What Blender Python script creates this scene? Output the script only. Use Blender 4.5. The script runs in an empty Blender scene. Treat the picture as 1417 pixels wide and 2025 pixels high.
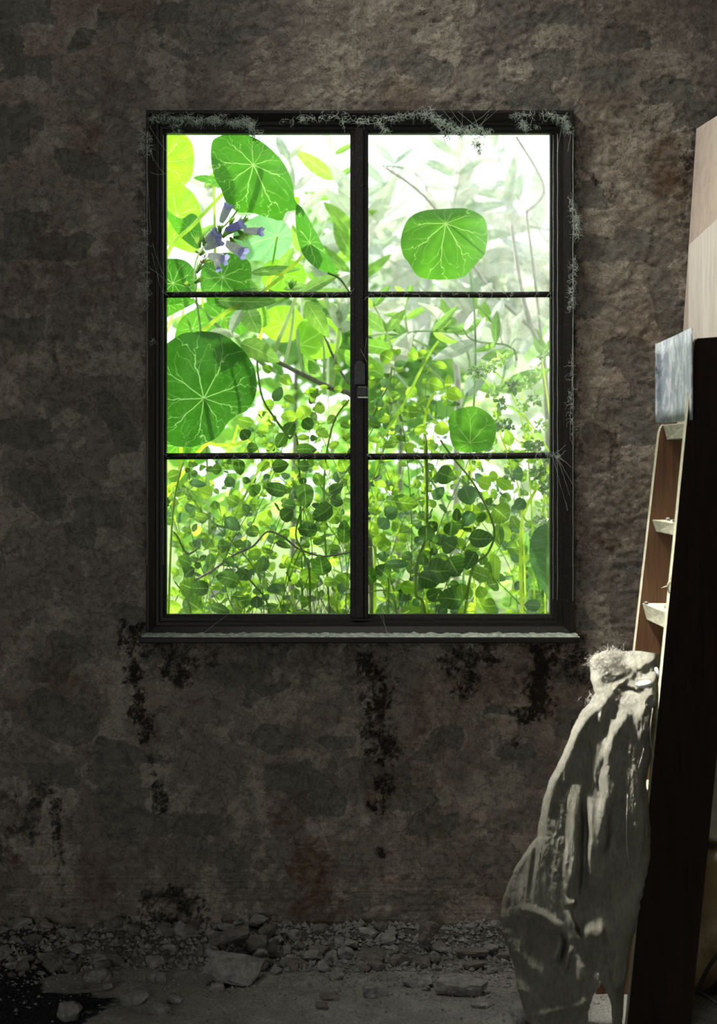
import bpy, bmesh, math, random
import numpy as np
from mathutils import Vector, Matrix, Euler, noise

S = bpy.context.scene
COL = S.collection
rnd = random.Random(7)

# ------------------------------------------------------------------ camera
EYE_Z, DIST = 0.955, 3.5
cd = bpy.data.cameras.new('camera'); cam = bpy.data.objects.new('camera', cd); COL.objects.link(cam)
cam.location = (0, -DIST, EYE_Z); cam.rotation_euler = (math.pi/2, 0, 0)
cd.sensor_fit = 'HORIZONTAL'; cd.sensor_width = 36; cd.lens = 36*DIST/1.417
cd.shift_y = -0.1025/1.417
cd.clip_start = 0.05; cd.clip_end = 200
cd.dof.use_dof = True; cd.dof.focus_distance = 3.34; cd.dof.aperture_fstop = 5.0
S.camera = cam

# ------------------------------------------------------------------ world, sun, added fill lamps
W = bpy.data.worlds.new('sky'); S.world = W; W.use_nodes = True
bg = W.node_tree.nodes['Background']
bg.inputs[0].default_value = (0.93, 0.97, 1.0, 1); bg.inputs[1].default_value = 2.5
sd = bpy.data.lights.new('sun', 'SUN'); sun = bpy.data.objects.new('sun', sd); COL.objects.link(sun)
sd.energy = 8.5; sd.angle = math.radians(2.0); sd.color = (1.0, 0.97, 0.88)
sun.rotation_euler = Vector((-0.72, 0.50, 0.62)).to_track_quat('Z', 'Y').to_euler()

def area(name, loc, target, sx, sy, power, col):
    d = bpy.data.lights.new(name, 'AREA'); d.shape = 'RECTANGLE'; d.size = sx; d.size_y = sy
    d.energy = power; d.color = col
    o = bpy.data.objects.new(name, d); COL.objects.link(o); o.location = loc
    o.rotation_euler = (Vector(loc)-Vector(target)).to_track_quat('Z', 'Y').to_euler()
    return o
overhead_lamp = area('overhead_fill_lamp', (-0.45, -0.50, 2.56), (0.68, -0.40, 0.85), 0.34, 0.34, 5.0, (1.0, 0.96, 0.88)); overhead_lamp.data.spread = math.radians(64)  # added fill lamp overhead, brightens the boards and steps at the right
cloth_lamp = area('cloth_fill_lamp', (-0.45, -0.50, 2.55), (0.45, -0.47, 0.62), 0.12, 0.12, 1.9, (1.0, 0.97, 0.90))  # added narrow lamp that brightens the top of the cloth
cloth_lamp.data.spread = math.radians(15)
area('wall_fill_lamp', (0.42, -1.95, 2.56), (0.45, 0, 0.95), 0.4, 0.4, 2.4, (1.0, 0.95, 0.87))  # added fill lamp that brightens the right part of the window wall
area('room_fill_lamp', (-1.40, -4.85, 0.90), (0.1, 0, 0.7), 0.5, 1.7, 25.0, (0.96, 0.98, 0.95))  # added unseen fill lamp behind the viewer for the whole room

S.view_settings.view_transform = 'Standard'; S.view_settings.look = 'None'
S.view_settings.gamma = 1.0; S.view_settings.use_curve_mapping = False
S.view_settings.exposure = 0.0
try:
    S.cycles.use_denoising = True
    S.cycles.max_bounces = 10; S.cycles.transparent_max_bounces = 24; S.cycles.transmission_bounces = 8
    S.cycles.sample_clamp_indirect = 6.0; S.cycles.caustics_reflective = False; S.cycles.caustics_refractive = False
except Exception:
    pass

# ------------------------------------------------------------------ helpers
def P(px, py, y=0.0):
    """photo pixel at depth y -> world point (only used to work out where things stand)"""
    s = (y+DIST)/DIST
    return Vector(((px-708.5)*0.001*s, y, EYE_Z+(910-py)*0.001*s))
def floor_y(py, z=0.0):
    return DIST*((EYE_Z-z)*1000/(py-910)-1)

def tag(o, label=None, cat=None, group=None, kind=None):
    if label: o['label'] = label
    if cat: o['category'] = cat
    if group: o['group'] = group
    if kind: o['kind'] = kind
    return o
def set_uv(m, uv):
    lay = m.uv_layers.new(name='UVMap'); idx = np.zeros(len(m.loops), np.int32); m.loops.foreach_get('vertex_index', idx)
    lay.data.foreach_set('uv', np.array(uv, np.float32)[idx].ravel())
def mk(name, verts, faces, mat, parent=None, smooth=True, uv=None):
    m = bpy.data.meshes.new(name); m.from_pydata([tuple(v) for v in verts], [], faces); m.update()
    if smooth: m.polygons.foreach_set('use_smooth', [True]*len(m.polygons))
    if uv: set_uv(m, uv)
    if mat: m.materials.append(mat)
    o = bpy.data.objects.new(name, m); COL.objects.link(o)
    if parent: attach(o, parent)
    return o
def attach(o, parent):
    o.parent = parent
    o.matrix_parent_inverse = Matrix.Translation(parent.location).inverted()
def empty(name, loc, label=None, cat=None, group=None, kind=None):
    o = bpy.data.objects.new(name, None); o.empty_display_size = 0.05; COL.objects.link(o); o.location = loc
    return tag(o, label, cat, group, kind)

class Geo:
    def __init__(s): s.v = []; s.f = []
    def add(s, v, f):
        b = len(s.v); s.v += [tuple(a) for a in v]; s.f += [tuple(i+b for i in q) for q in f]
    def box(s, a, b):
        x0, y0, z0 = a; x1, y1, z1 = b
        s.add([(x0,y0,z0),(x1,y0,z0),(x1,y1,z0),(x0,y1,z0),(x0,y0,z1),(x1,y0,z1),(x1,y1,z1),(x0,y1,z1)],
              [(0,3,2,1),(4,5,6,7),(0,1,5,4),(1,2,6,5),(2,3,7,6),(3,0,4,7)])
    def tube(s, pts, r0, r1=None, n=6, cap=True):
        pts = [Vector(p) for p in pts]; r1 = r0 if r1 is None else r1
        L = len(pts); vs = []; fs = []; up = None
        for i, p in enumerate(pts):
            t = (pts[min(i+1, L-1)]-pts[max(i-1, 0)])
            t = t.normalized() if t.length > 1e-9 else Vector((0,0,1))
            if up is None:
                a = Vector((0,1,0)) if abs(t.y) < 0.9 else Vector((1,0,0)); up = t.cross(a).normalized()
            up = (up-t*up.dot(t)); up = up.normalized() if up.length > 1e-6 else t.orthogonal().normalized()
            w = t.cross(up); r = r0+(r1-r0)*i/max(1, L-1)
            for k in range(n):
                an = 2*math.pi*k/n; vs.append(p+up*(math.cos(an)*r)+w*(math.sin(an)*r))
        for i in range(L-1):
            for k in range(n):
                k2 = (k+1) % n; fs.append((i*n+k, i*n+k2, (i+1)*n+k2, (i+1)*n+k))
        if cap and n > 2:
            fs.append(tuple(reversed(range(n)))); fs.append(tuple((L-1)*n+k for k in range(n)))
        s.add(vs, fs)
    def build(s, name, mat, parent=None, smooth=True): return mk(name, s.v, s.f, mat, parent, smooth)

def spline(pts, n):
    """Catmull-Rom through pts, n samples per span"""
    pts = [Vector(p) for p in pts]; out = []
    for i in range(len(pts)-1):
        p0 = pts[max(i-1, 0)]; p1 = pts[i]; p2 = pts[i+1]; p3 = pts[min(i+2, len(pts)-1)]
        for k in range(n):
            t = k/n
            out.append(0.5*((2*p1)+(p2-p0)*t+(2*p0-5*p1+4*p2-p3)*t*t+(3*p1-p0-3*p2+p3)*t**3))
    out.append(pts[-1]); return out

def bevel(o, w=0.002, seg=2):
    m = o.modifiers.new('bevel', 'BEVEL'); m.width = w; m.segments = seg; m.limit_method = 'ANGLE'; return o

# numpy value noise
def vn(x, y, seed=0):
    xi = np.floor(x).astype(np.int64); yi = np.floor(y).astype(np.int64); xf = x-xi; yf = y-yi
    def h(a, b):
        n = (a*374761393+b*668265263+seed*982451653) & 0x7fffffff
        n = ((n ^ (n >> 13))*1274126177) & 0x7fffffff
        return ((n ^ (n >> 16)) & 0xffff)/65535.0
    u = xf*xf*(3-2*xf); v = yf*yf*(3-2*yf)
    return (h(xi,yi)*(1-u)+h(xi+1,yi)*u)*(1-v)+(h(xi,yi+1)*(1-u)+h(xi+1,yi+1)*u)*v
def fbm(x, y, seed=0, oct=5, g=0.5):
    a = 1.0; t = 0; s = 0
    for k in range(oct):
        t = t+a*vn(x, y, seed+k*17); s += a; a *= g; x = x*2.03+5.1; y = y*2.03+1.7
    return t/s
def sst(a, b, x):
    t = np.clip((x-a)/(b-a), 0, 1); return t*t*(3-2*t)

# ------------------------------------------------------------------ materials
class N:
    """small node-tree writer"""
    def __init__(s, name):
        s.m = bpy.data.materials.new(name); s.m.use_nodes = True; s.t = s.m.node_tree
        s.t.nodes.clear(); s.out = s.t.nodes.new('ShaderNodeOutputMaterial')
    def n(s, typ, ins=None, **kw):
        nd = s.t.nodes.new('ShaderNode'+typ)
        for k, v in kw.items(): setattr(nd, k, v)
        for k, v in (ins or {}).items(): s.set(nd.inputs[k], v)
        return nd
    def set(s, sock, v):
        if isinstance(v, bpy.types.NodeSocket): s.t.links.new(v, sock)
        elif isinstance(v, bpy.types.Node): s.t.links.new(v.outputs[0], sock)
        else:
            if isinstance(v, tuple) and len(v) == 3 and sock.type == 'RGBA': v = (*v, 1)
            sock.default_value = v
    def pos(s, scale=(1,1,1)):
        tc = s.n('TexCoord'); mp = s.n('Mapping', {'Vector': tc.outputs['Object'], 'Scale': scale}); return mp.outputs[0]
    def noise(s, vec, scale, detail=6, rough=0.6, dist=0.0):
        return s.n('TexNoise', {'Vector': vec, 'Scale': scale, 'Detail': detail, 'Roughness': rough, 'Distortion': dist}).outputs[0]
    def ramp(s, f, a, b, ca=(0,0,0), cb=(1,1,1)):
        r = s.n('ValToRGB', {'Fac': f}); e = r.color_ramp.elements
        e[0].position = a; e[0].color = (*ca, 1); e[1].position = b; e[1].color = (*cb, 1); return r.outputs[0]
    def mix(s, f, a, b, mode='MIX'):
        m = s.n('MixRGB', {0: f, 1: a, 2: b}, blend_type=mode); return m.outputs[0]
    def math(s, op, a, b=0.5):
        return s.n('Math', {0: a, 1: b}, operation=op).outputs[0]
    def bump(s, h, strength=0.5, dist=0.002, normal=None):
        ins = {'Height': h, 'Strength': strength, 'Distance': dist}
        if normal is not None: ins['Normal'] = normal
        return s.n('Bump', ins).outputs[0]
    def pbr(s, col, rough=0.7, normal=None, spec=0.4, metal=0.0, **kw):
        ins = {'Base Color': col, 'Roughness': rough, 'Specular IOR Level': spec, 'Metallic': metal}
        ins.update(kw)
        if normal is not None: ins['Normal'] = normal
        return s.n('BsdfPrincipled', ins).outputs[0]
    def done(s, sh): s.set(s.out.inputs[0], sh); return s.m

def m_plaster():
    n = N('old_plaster'); p = n.pos()
    at = n.n('Attribute', attribute_name='wear'); sep = n.n('SeparateColor', {0: at.outputs['Color']})
    mould_and_bands, rust, patch = sep.outputs[0], sep.outputs[1], sep.outputs[2]
    big = n.noise(p, 2.3, 6, 0.62); mid = n.noise(p, 9, 8, 0.68); fine = n.noise(p, 60, 8, 0.7); gr = n.noise(p, 260, 4, 0.7)
    c = n.mix(n.ramp(big, 0.35, 0.65), (0.165, 0.155, 0.135), (0.30, 0.25, 0.20))
    c = n.mix(n.math('MULTIPLY', n.ramp(mid, 0.50, 0.54), 0.6), c, (0.40, 0.365, 0.30))
    c = n.mix(n.math('MULTIPLY', n.ramp(n.noise(p, 5.2, 8, 0.7), 0.55, 0.62), 0.5), c, (0.15, 0.10, 0.075))
    # bare grey render showing where the plaster has come off
    c = n.mix(n.math('MULTIPLY', n.ramp(n.math('ADD', patch, n.math('MULTIPLY', n.math('SUBTRACT', fine, 0.5), 0.8)), 0.40, 0.48), 0.75), c, (0.135, 0.135, 0.115))
    c = n.mix(n.math('MULTIPLY', n.ramp(fine, 0.42, 0.62), 0.45), c, n.mix(1.0, c, (0.42, 0.39, 0.36), 'MULTIPLY'))
    c = n.mix(n.math('MULTIPLY', n.ramp(gr, 0.52, 0.64), 0.5), c, (0.06, 0.05, 0.04))
    c = n.mix(n.math('MULTIPLY', n.ramp(n.math('ADD', rust, n.math('MULTIPLY', n.math('SUBTRACT', fine, 0.5), 0.9)), 0.25, 0.85), 0.8), c, (0.085, 0.045, 0.022))
    c = n.mix(n.math('MULTIPLY', n.ramp(n.math('ADD', n.math('MULTIPLY', mould_and_bands, n.math('ADD', n.math('MULTIPLY', gr, 1.6), 0.10)), n.math('MULTIPLY', n.math('SUBTRACT', fine, 0.5), 1.5)), 0.22, 0.85), 0.92), c, (0.013, 0.010, 0.008))
    # board marks low on the wall
    ps = n.n('SeparateXYZ', {0: n.n('TexCoord').outputs['Object']})
    streak = n.noise(n.pos((4, 1, 260)), 1.0, 3, 0.6)
    low = n.n('MapRange', {0: ps.outputs[2], 1: 0.28, 2: 0.10, 3: 0.0, 4: 1.0}).outputs[0]
    c = n.mix(n.math('MULTIPLY', low, n.ramp(streak, 0.48, 0.6)), c, n.mix(1.0, c, (0.78, 0.74, 0.70), 'MULTIPLY'))
    h = n.math('ADD', n.math('MULTIPLY', fine, 0.55), n.math('MULTIPLY', n.ramp(mid, 0.5, 0.54), 0.5))
    h = n.math('ADD', h, n.math('MULTIPLY', gr, 0.40))
    flk = n.ramp(n.noise(p, 26, 7, 0.72, 0.6), 0.50, 0.535)
    h = n.math('ADD', h, n.math('MULTIPLY', flk, 0.45))
    h = n.math('ADD', h, n.math('MULTIPLY', n.math('MULTIPLY', low, streak), 0.18))
    return n.done(n.pbr(c, 0.93, n.bump(h, 0.8, 0.0035), 0.15))

def m_noisy(name, a, b, scale=20, rough=0.8, bstr=0.4, bdist=0.002, stretch=(1,1,1), spec=0.3, lo=0.35, hi=0.65, metal=0.0, rimg=None):
    n = N(name); p = n.pos(stretch); f = n.noise(p, scale, 8, 0.68); g = n.noise(p, scale*6, 4, 0.7)
    c = n.mix(n.ramp(f, lo, hi), a, b); c = n.mix(n.math('MULTIPLY', n.ramp(g, 0.45, 0.7), 0.4), c, n.mix(1.0, c, (0.5,0.5,0.5), 'MULTIPLY'))
    h = n.math('ADD', f, n.math('MULTIPLY', g, 0.4))
    return n.done(n.pbr(c, rough, n.bump(h, bstr, bdist), spec, metal))

def m_leaf(name, front, trans, mixf=0.62, rough=0.45, scale=30, spec=0.35, fuzz=0.0, veins=None, vcol=(0.62,0.88,0.30)):
    n = N(name); p = n.pos(); f = n.noise(p, scale, 5, 0.6)
    k = n.ramp(f, 0.3, 0.7, (0.72,0.78,0.7), (1.12,1.08,1.1))
    oi = n.n('ObjectInfo'); var = n.ramp(oi.outputs['Random'], 0.0, 1.0, (0.72,0.80,0.8), (1.15,1.10,1.05))
    k = n.mix(1.0, k, var, 'MULTIPLY')
    ff = n.mix(1.0, front, k, 'MULTIPLY'); tt = n.mix(1.0, trans, k, 'MULTIPLY'); h = f
    if veins:
        uv = n.n('UVMap', uv_map='UVMap').outputs[0]; sp = n.n('SeparateXYZ', {0: uv}); u, v = sp.outputs[0], sp.outputs[1]
        wob = n.math('SUBTRACT', n.noise(n.n('Mapping', {'Vector': uv}).outputs[0], 5.0, 2, 0.5), 0.5)
        def line(d, w): return n.n('MapRange', {0: d, 1: w, 2: w*0.35, 3: 0.0, 4: 1.0}).outputs[0]
        if veins == 'round':
            nv = 9.0
            t = n.math('SQRT', n.math('ADD', n.math('MULTIPLY', u, u), n.math('MULTIPLY', v, v)))
            th = n.math('MULTIPLY', n.math('ARCTAN2', v, u), nv/6.28318)
            th = n.math('ADD', th, n.math('MULTIPLY', wob, n.math('MULTIPLY', t, 0.9)))
            d = n.math('ABSOLUTE', n.math('SUBTRACT', n.math('FRACT', n.math('ADD', th, n.math('ADD', 20.0, 0.0))), 0.5))
            arc = n.math('MULTIPLY', t, 6.28318/nv)
            m1 = n.math('MULTIPLY', line(n.math('MULTIPLY', d, arc), 0.013), n.math('LESS_THAN', t, 0.66))
            df = n.math('MULTIPLY', n.math('SUBTRACT', t, 0.62), 0.72)
            m2 = n.math('MULTIPLY', line(n.math('MULTIPLY', n.math('ABSOLUTE', n.math('SUBTRACT', d, df)), arc), 0.009), n.math('GREATER_THAN', t, 0.62))
            df3 = n.math('MULTIPLY', n.math('SUBTRACT', t, 0.36), 1.1)
            m3 = n.math('MULTIPLY', line(n.math('MULTIPLY', n.math('ABSOLUTE', n.math('SUBTRACT', d, df3)), arc), 0.006), n.math('GREATER_THAN', t, 0.36))
            hub = line(t, 0.045)
            net = n.n('TexVoronoi', {'Vector': n.n('Mapping', {'Vector': uv}).outputs[0], 'Scale': 7.5}, feature='DISTANCE_TO_EDGE').outputs[0]
            vm = n.math('MAXIMUM', n.math('MAXIMUM', m1, hub), n.math('MAXIMUM', n.math('MULTIPLY', m2, 0.8), n.math('MULTIPLY', m3, 0.5)))
            vm = n.math('MAXIMUM', vm, n.math('MULTIPLY', line(net, 0.013), 0.30))
        else:
            a = n.math('ABSOLUTE', v)
            m1 = line(n.math('ADD', a, n.math('MULTIPLY', u, 0.03)), 0.10)
            fr = n.math('ABSOLUTE', n.math('SUBTRACT', n.math('FRACT', n.math('SUBTRACT', n.math('MULTIPLY', u, 5.5), n.math('MULTIPLY', a, 1.1))), 0.5))
            m2 = n.math('MULTIPLY', line(fr, 0.10), 0.38)
            vm = n.math('MAXIMUM', m1, m2)
        ff = n.mix(n.math('MULTIPLY', vm, 0.7), ff, vcol); tt = n.mix(n.math('MULTIPLY', vm, 0.62), tt, vcol)
        h = n.math('ADD', f, n.math('MULTIPLY', vm, 0.6))
    if fuzz:
        net = n.ramp(n.n('TexVoronoi', {'Vector': p, 'Scale': 420.0}, feature='DISTANCE_TO_EDGE').outputs[0], 0.0, 0.2)
        ff = n.mix(n.math('MULTIPLY', n.math('SUBTRACT', 1.0, net), 0.25), ff, (0.6,0.7,0.5)); h = n.math('ADD', h, net)
    nb = n.bump(h, 0.35 if not fuzz else 0.6, 0.0015)
    d = n.pbr(ff, rough, nb, spec)
    t = n.n('BsdfTranslucent', {'Color': tt, 'Normal': nb}).outputs[0]
    return n.done(n.n('MixShader', {0: mixf, 1: d, 2: t}).outputs[0])

def m_glass():
    n = N('dusty_glass'); p = n.pos(); ps = n.n('SeparateXYZ', {0: n.n('TexCoord').outputs['Object']})
    cl = n.noise(p, 3.2, 7, 0.62, 0.4); sp = n.noise(p, 190, 4, 0.75); sm = n.noise(n.pos((1,1,0.35)), 11, 7, 0.7, 0.8)
    # the dirt lies thicker towards the upper right of the sash
    gx = n.n('MapRange', {0: ps.outputs[0], 1: 0.20, 2: 0.38, 3: 0.0, 4: 1.0}).outputs[0]
    gz = n.n('MapRange', {0: ps.outputs[2], 1: 1.05, 2: 1.5, 3: 0.06, 4: 1.0}).outputs[0]
    g = n.math('MULTIPLY', gx, gz)
    d = n.math('ADD', n.math('MULTIPLY', g, n.ramp(cl, 0.25, 0.62)), n.math('MULTIPLY', n.math('MULTIPLY', n.ramp(cl, 0.5, 0.75), gz), 0.10))
    d = n.math('MULTIPLY', d, n.math('ADD', n.math('MULTIPLY', n.ramp(sp, 0.40, 0.62), 0.7), 0.45))
    d = n.math('ADD', d, n.math('MULTIPLY', n.ramp(sm, 0.55, 0.72), 0.06))
    d = n.math('ADD', d, n.math('MULTIPLY', n.ramp(sp, 0.66, 0.74), 0.15))
    d = n.math('MINIMUM', n.math('ADD', n.math('MULTIPLY', d, 0.42), 0.015), 0.75)
    clear = n.n('BsdfTransparent', {'Color': (0.97, 0.985, 0.975)}).outputs[0]
    gl = n.n('BsdfGlossy', {'Color': (1,1,1), 'Roughness': 0.06}).outputs[0]
    fr = n.n('Fresnel', {'IOR': 1.35}).outputs[0]
    base = n.n('MixShader', {0: fr, 1: clear, 2: gl}).outputs[0]
    tr = n.n('BsdfTranslucent', {'Color': (0.88, 0.90, 0.88)}).outputs[0]
    df = n.n('BsdfDiffuse', {'Color': (0.5, 0.5, 0.48)}).outputs[0]
    dust = n.n('MixShader', {0: 0.3, 1: tr, 2: df}).outputs[0]
    return n.done(n.n('MixShader', {0: d, 1: base, 2: dust}).outputs[0])

def m_frame():
    n = N('blackened_window_wood'); p = n.pos(); sp = n.noise(p, 420, 3, 0.8); st = n.noise(n.pos((30,30,3)), 12, 4, 0.6)
    c = n.mix(n.ramp(st, 0.4, 0.7), (0.006, 0.005, 0.004), (0.016, 0.012, 0.010))
    c = n.mix(n.math('MULTIPLY', n.ramp(sp, 0.63, 0.70), 0.7), c, (0.28, 0.29, 0.27))
    return n.done(n.pbr(c, n.math('ADD', n.math('MULTIPLY', sp, 0.4), 0.30), n.bump(n.math('ADD', sp, st), 0.3, 0.001), 0.3))

def m_cloth():
    n = N('gauze'); p = n.pos(); f = n.noise(p, 16, 7, 0.65)
    w = n.n('TexWave', {'Vector': n.pos(), 'Scale': 420.0, 'Distortion': 6.0, 'Detail': 3.0}, bands_direction='X').outputs[0]
    w2 = n.n('TexWave', {'Vector': n.pos(), 'Scale': 330.0, 'Distortion': 6.0, 'Detail': 3.0}, bands_direction='Z').outputs[0]
    gr = n.noise(n.pos((1,1,0.4)), 170, 5, 0.75)
    c = n.mix(n.ramp(f, 0.35, 0.65), (0.52, 0.51, 0.40), (0.72, 0.73, 0.61))
    c = n.mix(n.math('MULTIPLY', n.ramp(gr, 0.45, 0.65), 0.45), c, (0.24, 0.22, 0.17))
    h = n.math('ADD', n.math('ADD', n.math('MULTIPLY', w, 0.3), n.math('MULTIPLY', w2, 0.3)), n.math('MULTIPLY', gr, 1.0))
    d = n.pbr(c, 0.95, n.bump(h, 1.0, 0.005), 0.1)
    t = n.n('BsdfTranslucent', {'Color': n.mix(1.0, c, (1.0,0.9,0.7), 'MULTIPLY')}).outputs[0]
    return n.done(n.n('MixShader', {0: 0.22, 1: d, 2: t}).outputs[0])

def m_thread(name, col):
    n = N(name); d = n.n('BsdfDiffuse', {'Color': col}).outputs[0]; t = n.n('BsdfTranslucent', {'Color': col}).outputs[0]
    return n.done(n.n('MixShader', {0: 0.4, 1: d, 2: t}).outputs[0])

M = {}
M['plaster'] = m_plaster()
M['room'] = m_noisy('dark_room_plaster', (0.10,0.09,0.075), (0.16,0.14,0.115), 6, 0.95)
M['outer_wall'] = m_noisy('outside_render', (0.35,0.33,0.28), (0.45,0.42,0.36), 9, 0.9)
M['frame'] = m_frame()
M['glass'] = m_glass()
M['dust'] = m_noisy('green_grey_dust', (0.24,0.30,0.24), (0.60,0.68,0.56), 60, 0.95, 0.9, 0.003, lo=0.4, hi=0.6)
M['iron'] = m_noisy('black_iron_latch', (0.008,0.008,0.009), (0.03,0.03,0.032), 90, 0.4, 0.5, 0.001, spec=0.6)
M['web'] = m_thread('cobweb', (0.80, 0.88, 0.80))
M['web_dark'] = m_thread('cobweb_debris', (0.10, 0.09, 0.06))
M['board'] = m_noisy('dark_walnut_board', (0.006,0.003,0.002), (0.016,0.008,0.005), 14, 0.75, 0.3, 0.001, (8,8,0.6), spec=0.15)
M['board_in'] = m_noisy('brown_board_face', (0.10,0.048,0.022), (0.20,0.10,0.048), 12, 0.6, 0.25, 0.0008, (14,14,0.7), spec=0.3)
M['raw_edge'] = m_noisy('dusty_cut_edge', (0.30,0.30,0.20), (0.50,0.49,0.35), 40, 0.9, 0.6, 0.0015)
M['tread'] = m_noisy('dusty_plywood_step', (0.24,0.24,0.17), (0.42,0.42,0.31), 30, 0.95, 0.8, 0.002, (1,1,5))
M['panel_tan'] = m_noisy('cream_plaster_panel', (0.58,0.49,0.40), (0.68,0.58,0.48), 5, 0.55, 0.25, 0.002, spec=0.35)
M['panel_pale'] = m_noisy('pale_birch_board', (0.62,0.56,0.48), (0.74,0.69,0.61), 4, 0.6, 0.15, 0.001, (7,7,0.6), spec=0.3)
M['cloth'] = m_cloth()
M['stoneware'] = m_noisy('pale_stoneware_glaze', (0.55,0.56,0.54), (0.70,0.69,0.64), 10, 0.4, 0.2, 0.001, spec=0.5)
M['thread'] = m_thread('cotton_thread', (0.88, 0.84, 0.75))
M['white'] = m_noisy('white_enamel', (0.72,0.72,0.68), (0.80,0.80,0.77), 20, 0.35, 0.1, 0.0005, spec=0.5)
M['floor'] = None
M['rock'] = m_noisy('plaster_rubble', (0.15,0.145,0.135), (0.34,0.335,0.31), 70, 0.95, 1.0, 0.005)
M['rock_brown'] = m_noisy('brown_rubble', (0.10,0.09,0.078), (0.20,0.185,0.16), 60, 0.95, 1.0, 0.005)
M['soil'] = m_noisy('garden_ground', (0.10,0.14,0.05), (0.26,0.36,0.10), 2.5, 0.95, 0.8, 0.02)
M['bark'] = m_noisy('grey_bark', (0.13,0.11,0.09), (0.30,0.28,0.25), 40, 0.9, 0.8, 0.002, (3,3,1))
M['bark_pale'] = m_noisy('pale_lichen_bark', (0.36,0.36,0.32), (0.62,0.62,0.57), 30, 0.9, 0.8, 0.002, (3,3,1))
M['stem_white'] = m_leaf('white_sage_stem', (0.62,0.68,0.58), (0.7,0.78,0.62), 0.4)
M['stem'] = m_leaf('green_stem', (0.16,0.26,0.05), (0.42,0.62,0.08), 0.4)
M['stem_lime'] = m_leaf('yellow_green_stalk', (0.55,0.72,0.16), (0.85,1.0,0.25), 0.85)
M['stem_sage'] = m_leaf('pale_sage_stem', (0.30,0.38,0.26), (0.60,0.72,0.45), 0.7)
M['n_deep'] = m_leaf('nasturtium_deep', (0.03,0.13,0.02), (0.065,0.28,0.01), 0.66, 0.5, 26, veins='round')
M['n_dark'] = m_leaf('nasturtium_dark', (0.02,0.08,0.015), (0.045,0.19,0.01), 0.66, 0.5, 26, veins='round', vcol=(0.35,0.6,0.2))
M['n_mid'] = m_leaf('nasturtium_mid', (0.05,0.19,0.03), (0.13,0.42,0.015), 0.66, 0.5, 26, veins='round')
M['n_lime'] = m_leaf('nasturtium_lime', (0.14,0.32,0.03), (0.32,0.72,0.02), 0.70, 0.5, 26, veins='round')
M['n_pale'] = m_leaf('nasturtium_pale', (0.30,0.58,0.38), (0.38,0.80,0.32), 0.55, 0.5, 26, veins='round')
M['vein'] = m_leaf('leaf_vein', (0.45,0.68,0.28), (0.70,0.98,0.35), 0.55)
M['vein_dim'] = m_leaf('leaf_vein_dim', (0.20,0.42,0.12), (0.40,0.80,0.14), 0.55)
M['o_dark'] = m_leaf('oregano_shaded', (0.03,0.09,0.02), (0.07,0.19,0.015), 0.58, 0.45, 90, veins='feather', vcol=(0.30,0.50,0.12))  # darker leaf tone, standing in for shade among overlapping leaves
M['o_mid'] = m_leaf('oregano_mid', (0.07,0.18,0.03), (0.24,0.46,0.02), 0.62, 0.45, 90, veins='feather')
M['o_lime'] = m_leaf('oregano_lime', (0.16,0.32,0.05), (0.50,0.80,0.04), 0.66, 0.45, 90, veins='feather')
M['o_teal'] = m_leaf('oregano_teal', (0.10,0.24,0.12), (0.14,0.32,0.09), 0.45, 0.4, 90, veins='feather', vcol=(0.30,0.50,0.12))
M['sage'] = m_leaf('sage_green', (0.17,0.32,0.10), (0.30,0.60,0.10), 0.5, 0.75, 70, 0.1, 1, veins='feather')
M['sage_lime'] = m_leaf('sage_lime', (0.18,0.34,0.07), (0.34,0.70,0.06), 0.6, 0.75, 70, 0.1, 1, veins='feather')
M['sage_pale'] = m_leaf('sage_pale', (0.58,0.66,0.56), (0.70,0.82,0.62), 0.45, 0.8, 70, 0.1, 1, veins='feather', vcol=(0.85,0.88,0.8))
M['sage_white'] = m_leaf('sage_white', (0.84,0.83,0.82), (0.92,0.92,0.88), 0.45, 0.85, 70, 0.1, 1, veins='feather', vcol=(0.85,0.88,0.8))
M['far_green'] = m_leaf('far_leaf', (0.16,0.34,0.09), (0.45,0.78,0.15), 0.55, 0.5, 9)
M['far_pale'] = m_leaf('far_leaf_pale', (0.40,0.58,0.32), (0.66,0.88,0.40), 0.55, 0.5, 9)
M['petal'] = m_leaf('lilac_petal', (0.44,0.40,0.98), (0.52,0.48,1.0), 0.45, 0.6, 120)
M['petal_pale'] = m_leaf('pale_lilac_petal', (0.90,0.90,0.98), (0.92,0.92,1.0), 0.45, 0.6, 120)
M['petal_white'] = m_leaf('white_petal', (0.78,0.82,0.85), (0.8,0.85,0.85), 0.4, 0.6, 120)
M['calyx'] = m_leaf('calyx', (0.30,0.42,0.16), (0.70,0.90,0.32), 0.85, 0.7, 120)
M['orange'] = m_leaf('withered_leaf', (0.45,0.22,0.08), (0.75,0.40,0.10), 0.5, 0.6, 40)

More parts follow.
